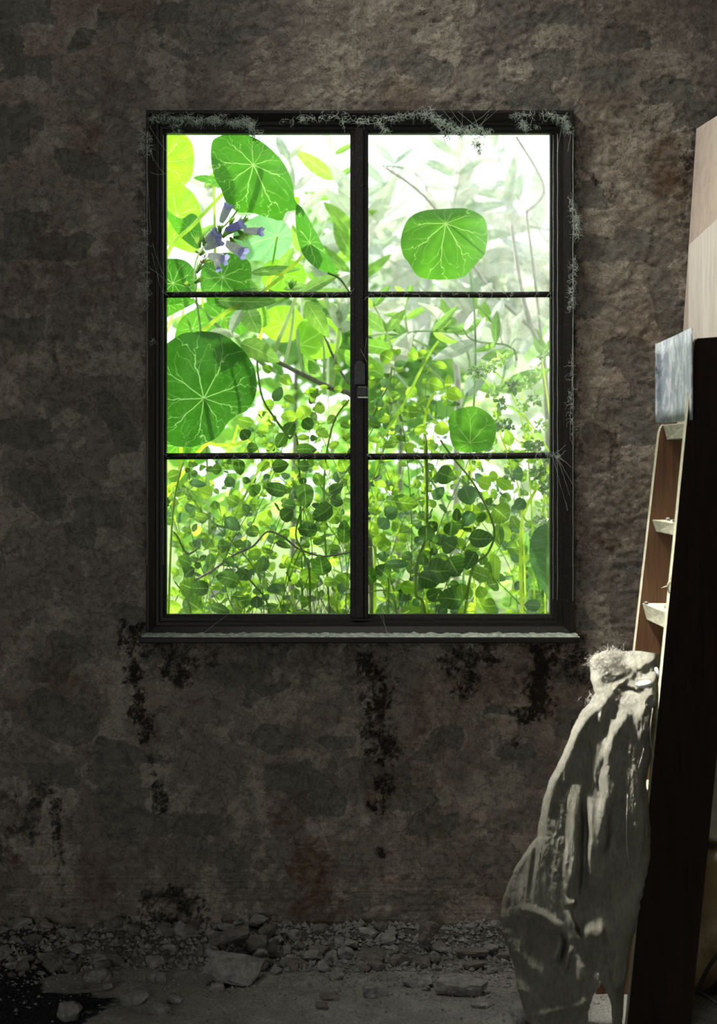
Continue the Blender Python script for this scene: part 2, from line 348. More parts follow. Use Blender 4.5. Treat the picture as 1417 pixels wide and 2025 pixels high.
def m_floor():
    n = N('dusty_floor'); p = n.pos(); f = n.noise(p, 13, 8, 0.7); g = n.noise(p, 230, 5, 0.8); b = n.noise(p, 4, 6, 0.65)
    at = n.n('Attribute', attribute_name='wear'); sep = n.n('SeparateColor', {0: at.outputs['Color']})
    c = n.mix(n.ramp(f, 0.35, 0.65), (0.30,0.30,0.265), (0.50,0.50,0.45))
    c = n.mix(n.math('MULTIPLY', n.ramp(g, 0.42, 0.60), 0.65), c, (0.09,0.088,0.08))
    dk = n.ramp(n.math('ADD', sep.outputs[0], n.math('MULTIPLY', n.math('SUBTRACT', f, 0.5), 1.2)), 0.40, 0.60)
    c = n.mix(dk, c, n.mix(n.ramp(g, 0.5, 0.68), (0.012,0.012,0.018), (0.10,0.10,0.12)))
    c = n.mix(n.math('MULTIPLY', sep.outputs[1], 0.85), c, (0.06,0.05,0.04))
    return n.done(n.pbr(c, 0.95, n.bump(n.math('ADD', f, n.math('MULTIPLY', g, 0.8)), 1.0, 0.007), 0.15))
M['floor'] = m_floor()
def m_zinc():
    n = N('weathered_zinc'); p = n.pos((1,1,0.45)); f = n.noise(p, 38, 8, 0.75, 0.8); g = n.noise(p, 9, 6, 0.6)
    c = n.mix(n.ramp(f, 0.45, 0.6), (0.30,0.35,0.39), (0.66,0.72,0.74)); c = n.mix(n.ramp(n.noise(p, 22, 6, 0.7), 0.60, 0.66), c, (0.08,0.09,0.10))
    return n.done(n.pbr(c, n.math('ADD', n.math('MULTIPLY', f, 0.35), 0.42), n.bump(f, 0.3, 0.001), 0.25, 0.0))
M['zinc'] = m_zinc()
def m_pot():
    n = N('amber_glaze'); p = n.pos(); f = n.noise(p, 18, 7, 0.7); g = n.noise(p, 160, 4, 0.7)
    c = n.mix(n.ramp(f, 0.35, 0.65), (0.30,0.22,0.11), (0.46,0.36,0.20)); c = n.mix(n.math('MULTIPLY', n.ramp(g, 0.5, 0.7), 0.4), c, (0.12,0.09,0.05))
    return n.done(n.pbr(c, 0.22, n.bump(f, 0.25, 0.003), 0.6))
M['pot'] = m_pot()

# ------------------------------------------------------------------ window wall
OUT = (291, 222, 1132, 1256)      # frame outer (left, top, right, bottom) in photo px at y=0
INN = (327, 261, 1089, 1216)
hx0, hx1 = (299-708.5)/1000, (1124-708.5)/1000
hz0, hz1 = EYE_Z+(910-1248)/1000, EYE_Z+(910-230)/1000
XL, XR, ZC, YB = -1.7, 0.715, 2.6, -4.9

MOULD_AND_BANDS = [((262,1250),(266,1340),13,1.0),((266,1340),(286,1455),11,1.0),((300,1275),(350,1300),22,.7),((345,1290),(352,1350),15,.9),
 ((410,1285),(425,1300),14,.6),((735,1325),(742,1400),22,1.0),((742,1400),(757,1480),17,.95),((757,1560),(755,1592),11,1.0),((748,1685),(752,1690),6,.9),
 ((1072,1275),(1062,1400),19,1.1),((1045,1335),(1080,1330),18,.7),((930,1295),(925,1345),17,.9),((885,1305),(965,1290),16,.8),((1120,1290),(1140,1310),24,.9),
 ((1020,1408),(1030,1420),8,.9),((1028,1462),(1022,1472),5,.9),((308,1555),(316,1597),8,.9),((300,1500),(307,1555),4,.7),
 ((298,1770),(300,1810),10,.8),((300,1810),(340,1830),16,.9),((335,1770),(390,1800),13,.9),((360,1790),(385,1812),14,.9),((394,1800),(390,1868),3,.9),
 ((98,1565),(120,1660),9,.8),((120,1660),(122,1800),5,.7),((0,1645),(55,1640),12,.7),((55,1640),(88,1565),10,.7),((20,1580),(30,1600),12,.6),
 ((400,1265),(1140,1272),12,.45),((275,1262),(1150,1264),7,.55),((1200,330),(1215,420),5,.6),((1165,345),(1205,410),4,.7),((1255,290),(1300,225),5,.6),  # starts with dark bands along the sill
 ((1358,310),(1362,370),9,.7),((1345,440),(1355,390),5,.6),((1207,830),(1215,930),8,.5),((110,640),(118,760),8,.4),((335,435),(345,445),5,.5),((1190,960),(1230,945),4,.6),
 ((0,1690),(10,1692),12,.5),((290,250),(275,560),7,.5),((1141,260),(1143,1240),6,.55),((284,600),(284,1230),5,.35)]  # ends with dark bands along the window jambs
RUST = [((615,1690),(640,1820),45,.75),((640,1730),(760,1720),30,.4),((180,275),(175,300),28,.7),((1310,330),(1320,380),48,.75),((1190,1070),(1215,1075),22,.8),
 ((560,1600),(585,1660),45,.5),((170,680),(120,760),30,.4),((180,1360),(110,1330),45,.55),((15,1690),(25,1700),18,.8),((1055,1270),(1070,1400),36,.6),((740,1340),(760,1600),32,.55),
 ((640,1290),(700,1330),60,.4),((840,1380),(860,1500),34,.4),((350,1420),(330,1520),40,.35),((1140,300),(1180,330),30,.4),((1200,820),(1190,900),30,.5),((1270,620),(1300,660),55,.4),
 ((900,1690),(1000,1780),60,.35),((150,100),(190,160),50,.3),((1000,1640),(1010,1800),16,.4),((1010,560),(1020,570),10,.1),((60,360),(70,470),40,.3),((1150,1010),(1160,1080),24,.5)]
PATCH = [((615,1545),(665,1590),22),((690,1465),(640,1465),14),((90,1405),(150,1440),40),((215,1580),(250,1600),34),((520,1455),(560,1460),30),((870,1455),(900,1460),20),
 ((1000,1490),(1040,1485),16),((960,1405),(990,1405),10),((60,950),(95,1000),30),((215,800),(250,870),28),((1250,700),(1290,760),40),((1310,560),(1330,640),28),((1170,860),(1195,865),22),
 ((130,320),(190,330),26),((820,130),(870,150),30),((1180,160),(1230,150),30),((1240,480),(1300,500),34)]

def seg_d(X, Y, a, b):
    ax, ay = a; bx, by = b; dx, dy = bx-ax, by-ay; L = max(dx*dx+dy*dy, 1e-6)
    t = np.clip(((X-ax)*dx+(Y-ay)*dy)/L, 0, 1); return np.hypot(X-(ax+t*dx), Y-(ay+t*dy))

def poly_d(X, Y, pl):
    L = [math.hypot(b[0]-a[0], b[1]-a[1]) for a, b in zip(pl, pl[1:])]; T = sum(L); d = np.full_like(X, 1e9); tt = np.zeros_like(X); run = 0
    for (a, b), l in zip(zip(pl, pl[1:]), L):
        dx, dy = b[0]-a[0], b[1]-a[1]; t = np.clip(((X-a[0])*dx+(Y-a[1])*dy)/(l*l), 0, 1); q = np.hypot(X-(a[0]+t*dx), Y-(a[1]+t*dy))
        m = q < d; d = np.where(m, q, d); tt = np.where(m, (run+t*l)/T, tt); run += l
    return d, tt
def grid_axis(lo, hi, step, breaks):
    """step-wide marks between lo and hi that hit every break exactly"""
    pts = sorted(set([lo, hi]+[b for b in breaks if lo < b < hi])); out = [pts[0]]
    for a, b in zip(pts, pts[1:]):
        k = max(1, round((b-a)/step)); out += [a+(b-a)*i/k for i in range(1, k+1)]
    return out

def make_wall():
    step = 0.0034
    xs = [XL-0.1, -1.3, -1.0, -0.85]+grid_axis(-0.74, XR+0.02, step, [hx0, hx1])
    zs = [-0.1]+grid_axis(-0.02, 1.90, step, [hz0, hz1])+[2.0, 2.2, ZC+0.1]
    X, Z = np.meshgrid(np.array(xs), np.array(zs))
    px = X*1000+708.5; py = 910-(Z-EYE_Z)*1000
    wx = (fbm(px/55, py/55, 3)-.5)*60; wy = (fbm(px/55, py/55, 9)-.5)*40
    und = fbm(px/380, py/380, 21, 3)
    l1 = sst(.50, .535, fbm(px/170, py/100, 33, 6, .55)); l2 = sst(.56, .59, fbm(px/60, py/38, 44, 6, .55))
    crumb = fbm(px/14, py/11, 55, 4, .6)
    # blocky bare spots where a coat has come off
    cx = np.floor((px+wx)/95+0.5*(np.floor((py+wy)/52) % 2)).astype(np.int64); cy = np.floor((py+wy)/52).astype(np.int64)
    hsh = ((cx*73856093) ^ (cy*19349663)) & 0xffff; cell = ((hsh*2654435761) & 0xffffffff)/4294967295.0
    area_m = sst(.42, .55, fbm(px/260, py/200, 71, 3)); patch = (cell < .34)*1.0*np.maximum(area_m, .15)
    for a, b, w in PATCH: patch = np.maximum(patch, sst(1.15, .85, seg_d(px+wx*.7, py+wy*.7, a, b)/w))
    low = sst(1600, 1700, py)
    patch = patch*(1-low)
    rough_zone = sst(.47, .66, fbm(px/170, py/150, 81, 3))*(1-low)
    h = 0.011*(und-.5)+0.0016*l1*(1-.7*low)+0.0012*l2*(1-low)-0.0012*patch+0.0030*(crumb-.5)*rough_zone*(1-patch)
    mo = np.zeros_like(px); ru = np.zeros_like(px)
    nn = fbm(px/22, py/30, 91, 5, .6); n2 = fbm(px/40, py/40, 95, 4); n3 = fbm(px/7, py/9, 97, 3, .7)
    for a, b, w, s in MOULD_AND_BANDS:
        d = seg_d(px+wx*.35, py+wy*.35, a, b)/w; mo = np.maximum(mo, s*sst(1.9, .1, d*.8+(nn-.5)*4.0+(n3-.5)*3.4))
    for a, b, w, s in RUST:
        d = seg_d(px+wx*.5, py+wy*.5, a, b)/w; ru = np.maximum(ru, s*sst(1.9, .0, d+(n2-.5)*2.0+(n3-.5)*.8))
    ru = np.maximum(ru, .42*sst(.56, .72, fbm(px/200, py/260, 61, 5)))
    near = np.maximum(np.maximum(hx0-X, X-hx1), np.maximum(hz0-Z, Z-hz1))   # distance outside the opening
    h = h*np.clip(near/0.03, 0, 1)+0.004*np.clip(near/0.03, 0, 1)*np.clip(crumb*1.4, 0, 1)
    Yv = -h
    nz, nx = X.shape; co = np.stack([X, Yv, Z], -1).reshape(-1, 3)
    xi = np.array(xs); zi = np.array(zs)
    cxs = (xi[:-1]+xi[1:])/2; czs = (zi[:-1]+zi[1:])/2
    keep = ~(((cxs > hx0) & (cxs < hx1))[None, :] & ((czs > hz0) & (czs < hz1))[:, None])
    J, I = np.nonzero(keep); a = J*nx+I
    F = np.stack([a, a+1, a+nx+1, a+nx], -1)
    m = bpy.data.meshes.new('wall_back'); m.vertices.add(len(co)); m.vertices.foreach_set('co', co.ravel())
    m.loops.add(F.size); m.loops.foreach_set('vertex_index', F.ravel().astype(np.int32))
    m.polygons.add(len(F)); m.polygons.foreach_set('loop_start', np.arange(0, F.size, 4, dtype=np.int32))
    m.polygons.foreach_set('loop_total', np.full(len(F), 4, dtype=np.int32))
    m.polygons.foreach_set('use_smooth', np.ones(len(F), bool)); m.update(calc_edges=True); m.validate()
    at = m.attributes.new('wear', 'FLOAT_COLOR', 'POINT')
    colr = np.stack([mo, ru, patch, np.ones_like(mo)], -1).reshape(-1, 4); at.data.foreach_set('color', colr.ravel())
    m.materials.append(M['plaster'])
    o = bpy.data.objects.new('wall_back', m); COL.objects.link(o); tag(o, 'stained flaking plaster wall around the window', kind='structure')
    # reveal and outer face
    g = Geo(); t = 0.065
    q = [(hx0,hz0),(hx1,hz0),(hx1,hz1),(hx0,hz1)]
    for k in range(4):
        (x0, z0), (x1, z1) = q[k], q[(k+1) % 4]
        g.add([(x0,0,z0),(x1,0,z1),(x1,t,z1),(x0,t,z0)], [(0,1,2,3)])
    ox0, ox1, oz0, oz1 = XL-.3, XR+.3, -.3, ZC+.3
    g.add([(ox0,t,oz0),(ox1,t,oz0),(ox1,t,oz1),(ox0,t,oz1),(hx0,t,hz0),(hx1,t,hz0),(hx1,t,hz1),(hx0,t,hz1)],
          [(0,1,5,4),(1,2,6,5),(2,3,7,6),(3,0,4,7)])
    r = g.build('outer_face', M['outer_wall'], o, False)
    return o
wall = make_wall()

# ------------------------------------------------------------------ the rest of the room
def plane(name, vs, mat, label=None):
    o = mk(name, vs, [tuple(range(len(vs)))], mat, None, False); return tag(o, label, kind='structure')
plane('wall_left', [(XL,YB,-.1),(XL,0.05,-.1),(XL,0.05,ZC+.1),(XL,YB,ZC+.1)], M['room'])
plane('wall_right', [(XR,YB,-.1),(XR,0.05,-.1),(XR,0.05,ZC+.1),(XR,YB,ZC+.1)], M['room'])
g = Geo()   # front wall behind the viewer, with a gap added for the fill lamp
for a, b, c, d in ((XL,-1.66,-.1,ZC+.1),(-1.14,XR,-.1,ZC+.1),(-1.66,-1.14,1.8,ZC+.1)): g.add([(a,YB,c),(b,YB,c),(b,YB,d),(a,YB,d)], [(0,1,2,3)])
tag(g.build('wall_front', M['room'], None, False), kind='structure')
g = Geo(); sx0, sx1, sy0, sy1 = -0.65, -0.25, -0.70, -0.30       # ceiling with gaps added for the fill lamps
for a, b, c, d in ((XL-.1,sx0,YB-.1,.1),(sx0,sx1,YB-.1,sy0),(sx0,sx1,sy1,.1),(sx1,.2,YB-.1,.1),(.2,.62,YB-.1,-2.15),(.2,.62,-1.75,.1),(.62,XR+.1,YB-.1,.1)):
    g.add([(a,c,ZC),(b,c,ZC),(b,d,ZC),(a,d,ZC)], [(0,1,2,3)])
tag(g.build('ceiling', M['room'], None, False), kind='structure')

def floor_h(x, y):
    px = x*1000; py = y*1000
    heap = 0.040*np.exp(-((y+0.02)/0.075)**2)*(0.45+0.9*fbm(px/110+3, py/90, 5, 4))
    return heap+0.010*(fbm(px/90, py/60, 12, 5, .55)-.4)+0.004*(fbm(px/12, py/12, 15, 3)-.5)
def make_floor():
    xs = [XL-.1, -1.3, -1.0]+grid_axis(-0.80, XR+.01, .005, []); ys = [YB-.1, -3, -2, -1.3, -0.9]+grid_axis(-0.72, 0.01, .004, [])
    X, Y = np.meshgrid(np.array(xs), np.array(ys)); Z = floor_h(X, Y)
    nz, nx = X.shape; co = np.stack([X, Y, Z], -1).reshape(-1, 3)
    f = [(j*nx+i, j*nx+i+1, (j+1)*nx+i+1, (j+1)*nx+i) for j in range(nz-1) for i in range(nx-1)]
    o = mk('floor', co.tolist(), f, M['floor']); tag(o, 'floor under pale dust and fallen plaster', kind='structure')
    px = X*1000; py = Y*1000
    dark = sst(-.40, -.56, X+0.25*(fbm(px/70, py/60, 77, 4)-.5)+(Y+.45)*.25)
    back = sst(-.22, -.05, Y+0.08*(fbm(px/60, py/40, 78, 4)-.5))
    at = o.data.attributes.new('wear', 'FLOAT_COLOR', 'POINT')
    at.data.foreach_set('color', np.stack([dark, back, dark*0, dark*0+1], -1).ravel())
make_floor()

# ------------------------------------------------------------------ window
win = empty('window_1', (0, 0, hz0), 'black-framed six-pane window set in the stained plaster wall', kind='structure')
def rect_at(t):
    return [OUT[i]+(INN[i]-OUT[i])*t for i in range(4)]
PROF = [(0,0.020),(0,-0.020),(.05,-0.024),(.16,-0.024),(.46,-0.014),(.50,-0.006),(.64,-0.006),(.67,0.000),(.70,0.004),(.84,0.004),(.87,0.011),(1.0,0.013),(1.0,0.034)]
def frame_side(k, name):
    v = []; f = []
    for i, (t, y) in enumerate(PROF):
        l, tp, r, b = rect_at(t); c = [(l,b),(r,b),(r,tp),(l,tp)]
        for e in (c[k], c[(k+1) % 4]):
            x = (e[0]-708.5)/1000; z = EYE_Z+(910-e[1])/1000; v.append((x, y, z))
    for i in range(len(PROF)-1): f.append((2*i, 2*i+1, 2*i+3, 2*i+2))
    return mk(name, v, f, M['frame'], win, False)
frame_side(0, 'bottom_rail'); frame_side(1, 'jamb'); frame_side(2, 'top_rail'); frame_side(3, 'jamb')
def wz(py): return EYE_Z+(910-py)/1000
def wx_(px): return (px-708.5)/1000
g = Geo(); g.box((wx_(692), -0.004, wz(1222)), (wx_(728), 0.036, wz(256)))
g.box((wx_(701), -0.011, wz(1222)), (wx_(719), -0.003, wz(256)))
bevel(g.build('mullion', M['frame'], win, False), .0022)
for (a, b) in ((322, 694), (726, 1094)):
    for (t, bt, sag) in ((576, 587, 0), (896, 908, 3 if a > 700 else 0)):
        g = Geo(); n_ = 14
        pts = []
        for i in range(n_+1):
            u = i/n_; px = a+(b-a)*u; py = (t+bt)/2+sag*(1-2*u)*.5+.5*math.sin(u*7+a)
            pts.append((wx_(px), 0.012, wz(py)))
        g.tube(pts, (bt-t)/2000+.0004, None, 8); g.box((wx_(a), .012, wz((t+bt)/2+2)), (wx_(b), .030, wz((t+bt)/2-2)))
        o = g.build('glazing_bar', M['frame'], win)
        if sag: o['label'] = 'glazing bar with its dark coat worn to brown, dust along the top'
for (a, b) in ((324, 700), (720, 1092)):
    for (t, bt) in ((258, 581), (581, 902), (902, 1219)):
        g = Geo(); g.box((wx_(a), .019, wz(bt)), (wx_(b), .0215, wz(t)))
        g2 = g.build('pane', M['glass'], win, False)
for jx, y_ in ((1129.5,-.0245),(1101,-.0065),(1093.5,.0035),(293.5,-.0245),(322.5,.0035)):  # pale strips that stand in for glossy highlights on the frame edges
    g = Geo(); pts = [(wx_(jx)+.0003*math.sin(k*1.7), y_, wz(266+k*23)) for k in range(41 if jx > 700 else 38)]; g.tube(pts, .00055, .0003, 4, False); o = g.build('arris_highlight', M['web'], win); o['label'] = 'thin pale line painted as the highlight on the moulding edge'
# sill with its dust
g = Geo(); sa = P(276, 1272, -.088); sb = P(1148, 1261, -.088); g.box((sa.x, -0.088, sa.z), (sb.x, 0.010, sb.z))
sill = bevel(g.build('sill', M['frame'], win, False), .002)
def dust_strip():
    v = []; f = []; nx, ny = 420, 15
    for j in range(ny):
        for i in range(nx):
            x = sa.x+.002+(sb.x-sa.x-.004)*i/(nx-1); y = -0.0875+0.072*j/(ny-1)
            e = min(1, j/1.5, (ny-1-j)/1.5) if j else 0
            z = sb.z+0.0006+0.0045*max(0, noise.noise(Vector((x*60, y*120, 1)))+.35)*e+.002*max(0, noise.noise(Vector((x*260, y*300, 5))))*e
            v.append((x, y, z))
    for j in range(ny-1):
        for i in range(nx-1): a = j*nx+i; f.append((a, a+1, a+nx+1, a+nx))
    o = mk('dust', v, f, M['dust'], sill); tag(o, 'grey-green dust lying along the sill', kind='stuff')
dust_strip()
# latch on the mullion
lt = Geo()
def pill(g, px0, py0, px1, py1, y0, y1, rad=9):
    pts = []; cxm = (px0+px1)/2; r = (px1-px0)/2
    for k in range(9): a = math.pi*k/8; pts.append((cxm+r*math.cos(a), py0+r-r*math.sin(a)))
    pts += [(px0, py1), (px1, py1)] ; n_ = len(pts)
    v = [(wx_(p[0]), y0, wz(p[1])) for p in pts]+[(wx_(p[0]), y1, wz(p[1])) for p in pts]
    f = [tuple(range(n_)), tuple(reversed(range(n_, 2*n_)))]+[(i, i+n_, (i+1) % n_+n_, (i+1) % n_) for i in range(n_)]
    g.add(v, f)
pill(lt, 701, 715, 721, 762, -0.019, -0.008)
latch = bevel(lt.build('latch', M['iron'], win, False), .0015); latch['label'] = 'black iron latch on the mullion'
g = Geo(); g.box((wx_(706), -0.030, wz(787)), (wx_(727), -0.012, wz(765))); bevel(g.build('latch_knob', M['iron'], latch, False), .004, 3)
g = Geo(); g.box((wx_(707), -0.031, wz(788.5)), (wx_(727), -0.018, wz(785.5))); tag(bevel(g.build('latch_dust', M['web'], latch, False), .0007), 'pale dust on the lower edge of the latch knob')

# ------------------------------------------------------------------ cobwebs
def tangle(g, c, rx, rz, n, seg=8, step=.0021, r=.00026, y=(-.03,-.022), droop=.2, rr=rnd):
    for _ in range(n):
        p = Vector((c[0]+rr.gauss(0, rx), rr.uniform(*y), c[2]+rr.gauss(0, rz))); a = rr.uniform(0, 6.28); pts = [p.copy()]
        for k in range(seg):
            a += rr.gauss(0, 1.0); p = p+Vector((math.cos(a), rr.gauss(0, .3), math.sin(a)-droop))*step*rr.uniform(.5, 1.4)
            p.y = min(p.y, y[1]+.002); pts.append(p.copy())
        g.tube(pts, r*rr.uniform(.7, 1.7), r*.5, 3, False)
def cobweb(label, blobs, strands=(), dark=()):
    c0 = P(blobs[0][0], blobs[0][1], -.025); t = empty('cobweb', c0, label, 'cobweb', 'cobwebs round the window frame')
    g = Geo()
    for (px, py, sx, sz, n) in blobs:
        tangle(g, P(px, py, -.025), sx*.7/1000, sz*.6/1000, max(3, int(n*.6)))
    g.build('tangle', M['web'], t, True)['kind'] = 'stuff'
    g = Geo()
    for (a, b, sag) in strands:
        A = P(a[0], a[1], -.030); B = P(b[0], b[1], -.029); pts = []
        for k in range(9):
            u = k/8; q = A.lerp(B, u); q.z -= sag/1000*4*u*(1-u); q.x += rnd.gauss(0, .0004); pts.append(q)
        g = Geo(); g.tube(pts, .00026, .00026, 3, False); g.build('strand', M['web'], t, True)
    if dark:
        g = Geo()
        for (px, py, sx, sz, n) in dark: tangle(g, P(px, py, -.028), sx*.7/1000, sz*.7/1000, n//2, 5, .002, .0005, (-.034, -.024))
        o = g.build('caught_debris', M['web_dark'], t, True); o['kind'] = 'stuff'
def row(a, b, n, w, k, base=0):
    out = []
    for i in range(n):
        u = i/max(1, n-1); out.append((a[0]+(b[0]-a[0])*u+rnd.gauss(0, 2), a[1]+(b[1]-a[1])*u+rnd.gauss(0, base), w, w*.6*rnd.uniform(.6, 1.6), int(k*rnd.uniform(.5, 1.5))))
    return out
cobweb('matted grey cobweb along the top rail at its left corner', row((300,232),(500,240),26,5,26,4)+row((350,250),(352,258),2,3,16)+row((290,260),(296,300),6,3,12)+row((490,240),(510,262),5,4,28,3),
       [((296,250),(330,300),3),((330,236),(345,262),1),((418,232),(420,250),0),((296,300),(326,345),4),((480,236),(500,262),3)], [(500,270,4,5,26),(506,276,5,3,18)])
cobweb('thin cobweb tuft under the top rail left of the mullion', row((560,238),(690,226),14,4,9,2)+[(597,237,3,5,24),(678,240,2,4,14)], [((675,225),(682,262),1),((690,232),(726,240),6)])
cobweb('cobweb trailing from the top rail right of the mullion', row((705,240),(850,222),16,5,16,4)+row((755,245),(760,258),3,4,20), [((836,210),(800,232),0),((836,210),(868,245),2),((704,240),(755,238),6)])
cobweb('large hanging cobweb with dead bits dangling over the upper right pane', row((850,225),(900,262),12,6,22,6)+row((900,258),(965,262),12,7,26,5)+[(880,262,4,6,24),(938,280,7,5,20)],
       [((860,222),(905,262),3),((875,218),(925,268),2),((890,216),(940,280),1),((905,220),(960,262),2),((985,215),(925,262),3),((965,225),(930,275),2),((845,228),(882,266),2),((915,215),(912,260),0),((930,212),(950,262),1),((955,262),(968,285),-8),((938,262),(944,300),1),((972,215),(900,262),4)],
       [(882,270,4,5,30),(944,287,7,4,60),(946,298,3,4,30),(912,268,6,3,20),(951,268,5,3,16)])
cobweb('pale cobweb lump under the top rail near its right end', row((1015,228),(1055,225),6,4,12,2)+[(1034,246,5,5,60),(1040,252,3,3,24),(1060,252,2,3,8)], [((1018,222),(1026,246),0),((1056,222),(1048,248),0)])
cobweb('cobweb wrapped over the top right corner of the frame', row((1075,226),(1112,232),7,4,16,2)+row((1112,232),(1128,262),7,3,18,2), [((1112,240),(1100,300),2),((1128,262),(1122,300),1)])
cobweb('bright cobweb tuft hanging beside the right jamb, upper part', row((1128,395),(1132,420),4,2,14)+row((1136,425),(1140,460),6,3,22,2)+[(1140,448,3,5,30)], [((1128,380),(1132,430),-1),((1140,425),(1132,400),0)])
cobweb('pale cobweb fluff down the middle of the right jamb', row((1131,510),(1130,610),12,2.5,12,3)+row((1129,720),(1130,860),14,2,8,3)+[(1130,590,3,6,30)], [((1128,700),(1133,800),-3),((1131,745),(1126,860),-2),((1133,610),(1130,720),1)])
cobweb('fine cobweb fan at the right end of the lower glazing bar', row((1085,897),(1105,905),4,3,10)+row((1060,893),(1086,897),6,3,10), [((1090,902),(1118,880),1),((1100,902),(1130,925),-2),((1100,905),(1126,980),-3),((1092,902),(1122,1010),2),((1095,900),(1132,960),-4),((1110,900),(1118,890),0)])
cobweb('torn cobweb down the left jamb beside the upper panes', row((286,440),(288,600),18,2.5,9,4)+row((284,265),(280,300),5,3,14,3)+[(288,560,3,8,20),(303,670,2,4,14)], [((296,340),(328,342),4),((300,480),(330,560),3),((296,530),(322,550),-1),((300,500),(318,570),2),((292,360),(298,460),0),((285,380),(287,520),0)])
cobweb('dust threads hanging off the front of the sill', row((660,1262),(740,1268),9,5,12,2)+row((800,1262),(830,1268),4,4,10)+row((900,1266),(930,1272),5,4,16)+row((1010,1268),(1060,1262),6,4,10)+row((330,1262),(420,1266),6,5,9),
       [((756,1216),(766,1256),1),((752,1216),(770,1262),0),((785,1268),(797,1290),-3),((450,1216),(405,1250),-1)])
cobweb('web specks and fluff along the two glazing bars', row((330,578),(690,578),16,3,6,1)+row((730,580),(1088,580),16,3,6,1)+row((330,899),(690,899),12,3,5,1)+row((730,900),(1000,897),10,3,6,1), [((712,690),(725,715),0),((724,668),(720,705),0)], [(466,577,3,2,16),(564,585,3,3,14),(690,586,3,3,12)])

# ------------------------------------------------------------------ rubble
def rock(name, w, d, h, seed, mat, cuts=2, rough=.17):
    r = random.Random(seed); bm = bmesh.new()
    for _ in range(22):
        v = Vector((r.uniform(-1,1), r.uniform(-1,1), r.uniform(-1,1))); k = max(abs(v.x), abs(v.y), abs(v.z)); v = v/max(k,.01)*r.uniform(.82,1)
        v = Vector((v.x*(1-.18*abs(v.z)), v.y*(1-.18*abs(v.z)), v.z))
        bm.verts.new((v.x*w/2, v.y*d/2, v.z*h/2))
    res = bmesh.ops.convex_hull(bm, input=bm.verts)
    bmesh.ops.delete(bm, geom=[e for e in res['geom_interior'] if isinstance(e, bmesh.types.BMVert)], context='VERTS')
    bmesh.ops.triangulate(bm, faces=bm.faces)
    if cuts: bmesh.ops.subdivide_edges(bm, edges=bm.edges, cuts=cuts, use_grid_fill=True, smooth=.15)
    bm.normal_update(); m0 = min(w, d, h)
    for v in bm.verts:
        q = v.co*(1.6/m0)+Vector((seed, 0, 0)); v.co += v.normal*(noise.noise(q)*rough*m0+noise.noise(q*2.9)*rough*.55*m0)
    m = bpy.data.meshes.new(name); bm.to_mesh(m); bm.free(); m.materials.append(mat)
    return m
def put_rock(px, pyb, w, h, seed, label=None, group=None, mat='rock', rot=(0,0,0), d=None, lift=0, name='plaster_chunk', cuts=2):
    y = floor_y(pyb, .01); 
    if y > -0.02: y = -0.02-w*.00025
    s = (y+DIST)/DIST; ww = w/1000*s; hh = h/1000*s; dd = (d/1000*s if d else ww*.7)
    me = rock(name, ww, dd, hh, seed, M[mat], cuts); o = bpy.data.objects.new(name, me); COL.objects.link(o)
    x = (px-708.5)/1000*s; yc = min(y+dd*.35, -dd*.5-.012)
    o.rotation_euler = rot
    o.location = (x, yc, float(floor_h(np.array([x]), np.array([yc]))[0])+hh*.36+lift)
    tag(o, label, 'rubble', group); return o
put_rock(463,1940,128,34,1,'broad flat slab of broken plaster tipped against the debris, the largest one','rubble along the wall foot',rot=(.55,.12,.1),d=80,lift=.012)
put_rock(452,1890,92,30,2,'dusty slab lying behind the largest tipped slab at the wall foot','rubble along the wall foot','rock_brown',rot=(.3,-.15,0),d=50,lift=.022)
put_rock(540,1892,20,38,3,'upright shard of plaster just right of the largest slab','rubble along the wall foot','rock_brown',rot=(.1,.2,0),d=16,lift=.01)
put_rock(508,1890,44,34,4,'brown lump leaning behind the largest slab','rubble along the wall foot','rock_brown',d=24,lift=.01)
put_rock(193,1932,56,26,5,'squared brick-shaped block lying left of the debris','rubble along the wall foot',rot=(0,.04,.1),d=34)
put_rock(103,1912,44,32,6,'rounded dark lump second from the left by the wall','rubble along the wall foot','rock_brown')
put_rock(45,1912,32,32,7,'rounded dark lump leftmost by the wall','rubble along the wall foot','rock_brown')
put_rock(222,1902,56,28,8,'low dark slab behind the squared block','rubble along the wall foot','rock_brown',d=30)
put_rock(307,1936,44,26,9,'angular pale wedge right of the squared block','rubble along the wall foot',rot=(.1,.25,.3))
put_rock(136,2012,50,44,10,'knobbly round plaster lump standing alone in front at the left','rubble on the open floor')
put_rock(212,1950,24,15,11,'small pale pebble of plaster below the squared block','rubble on the open floor')
put_rock(312,1996,50,22,12,'grey wedge with a dark shadowed front at lower left','rubble on the open floor',rot=(.15,.1,0))
put_rock(262,1978,64,22,13,'flat crumbly heap piece behind the grey wedge','rubble on the open floor',rot=(.1,0,.2))
put_rock(345,1976,38,18,14,'pale triangular chip right of the crumbly heap piece','rubble on the open floor',rot=(0,.3,0))
put_rock(427,1950,34,18,15,'small split chunk below and left of the largest slab','rubble on the open floor')
put_rock(912,1962,118,26,16,'long pale slab lying flat near the cloth','rubble along the wall foot',rot=(.28,.05,-.15),d=62,lift=.006)
put_rock(826,1944,64,22,17,'rough slab tucked behind the long pale slab','rubble along the wall foot',rot=(.15,-.1,.1),d=40)
put_rock(744,1964,62,24,18,'pointed grey chunk right of centre in the debris','rubble along the wall foot',rot=(.1,.1,.2),d=34)
put_rock(668,1930,38,24,19,'angular grey chunk near the middle of the debris','rubble along the wall foot',rot=(.1,.2,.5))
put_rock(840,1884,30,48,20,'pointed dark shard standing against the wall','rubble along the wall foot','rock_brown',d=14,lift=.018)
put_rock(862,1898,26,24,21,'small tan lump beside the pointed dark shard','rubble along the wall foot')
put_rock(836,1905,34,22,22,'dark lump in front of the pointed shard','rubble along the wall foot','rock_brown')
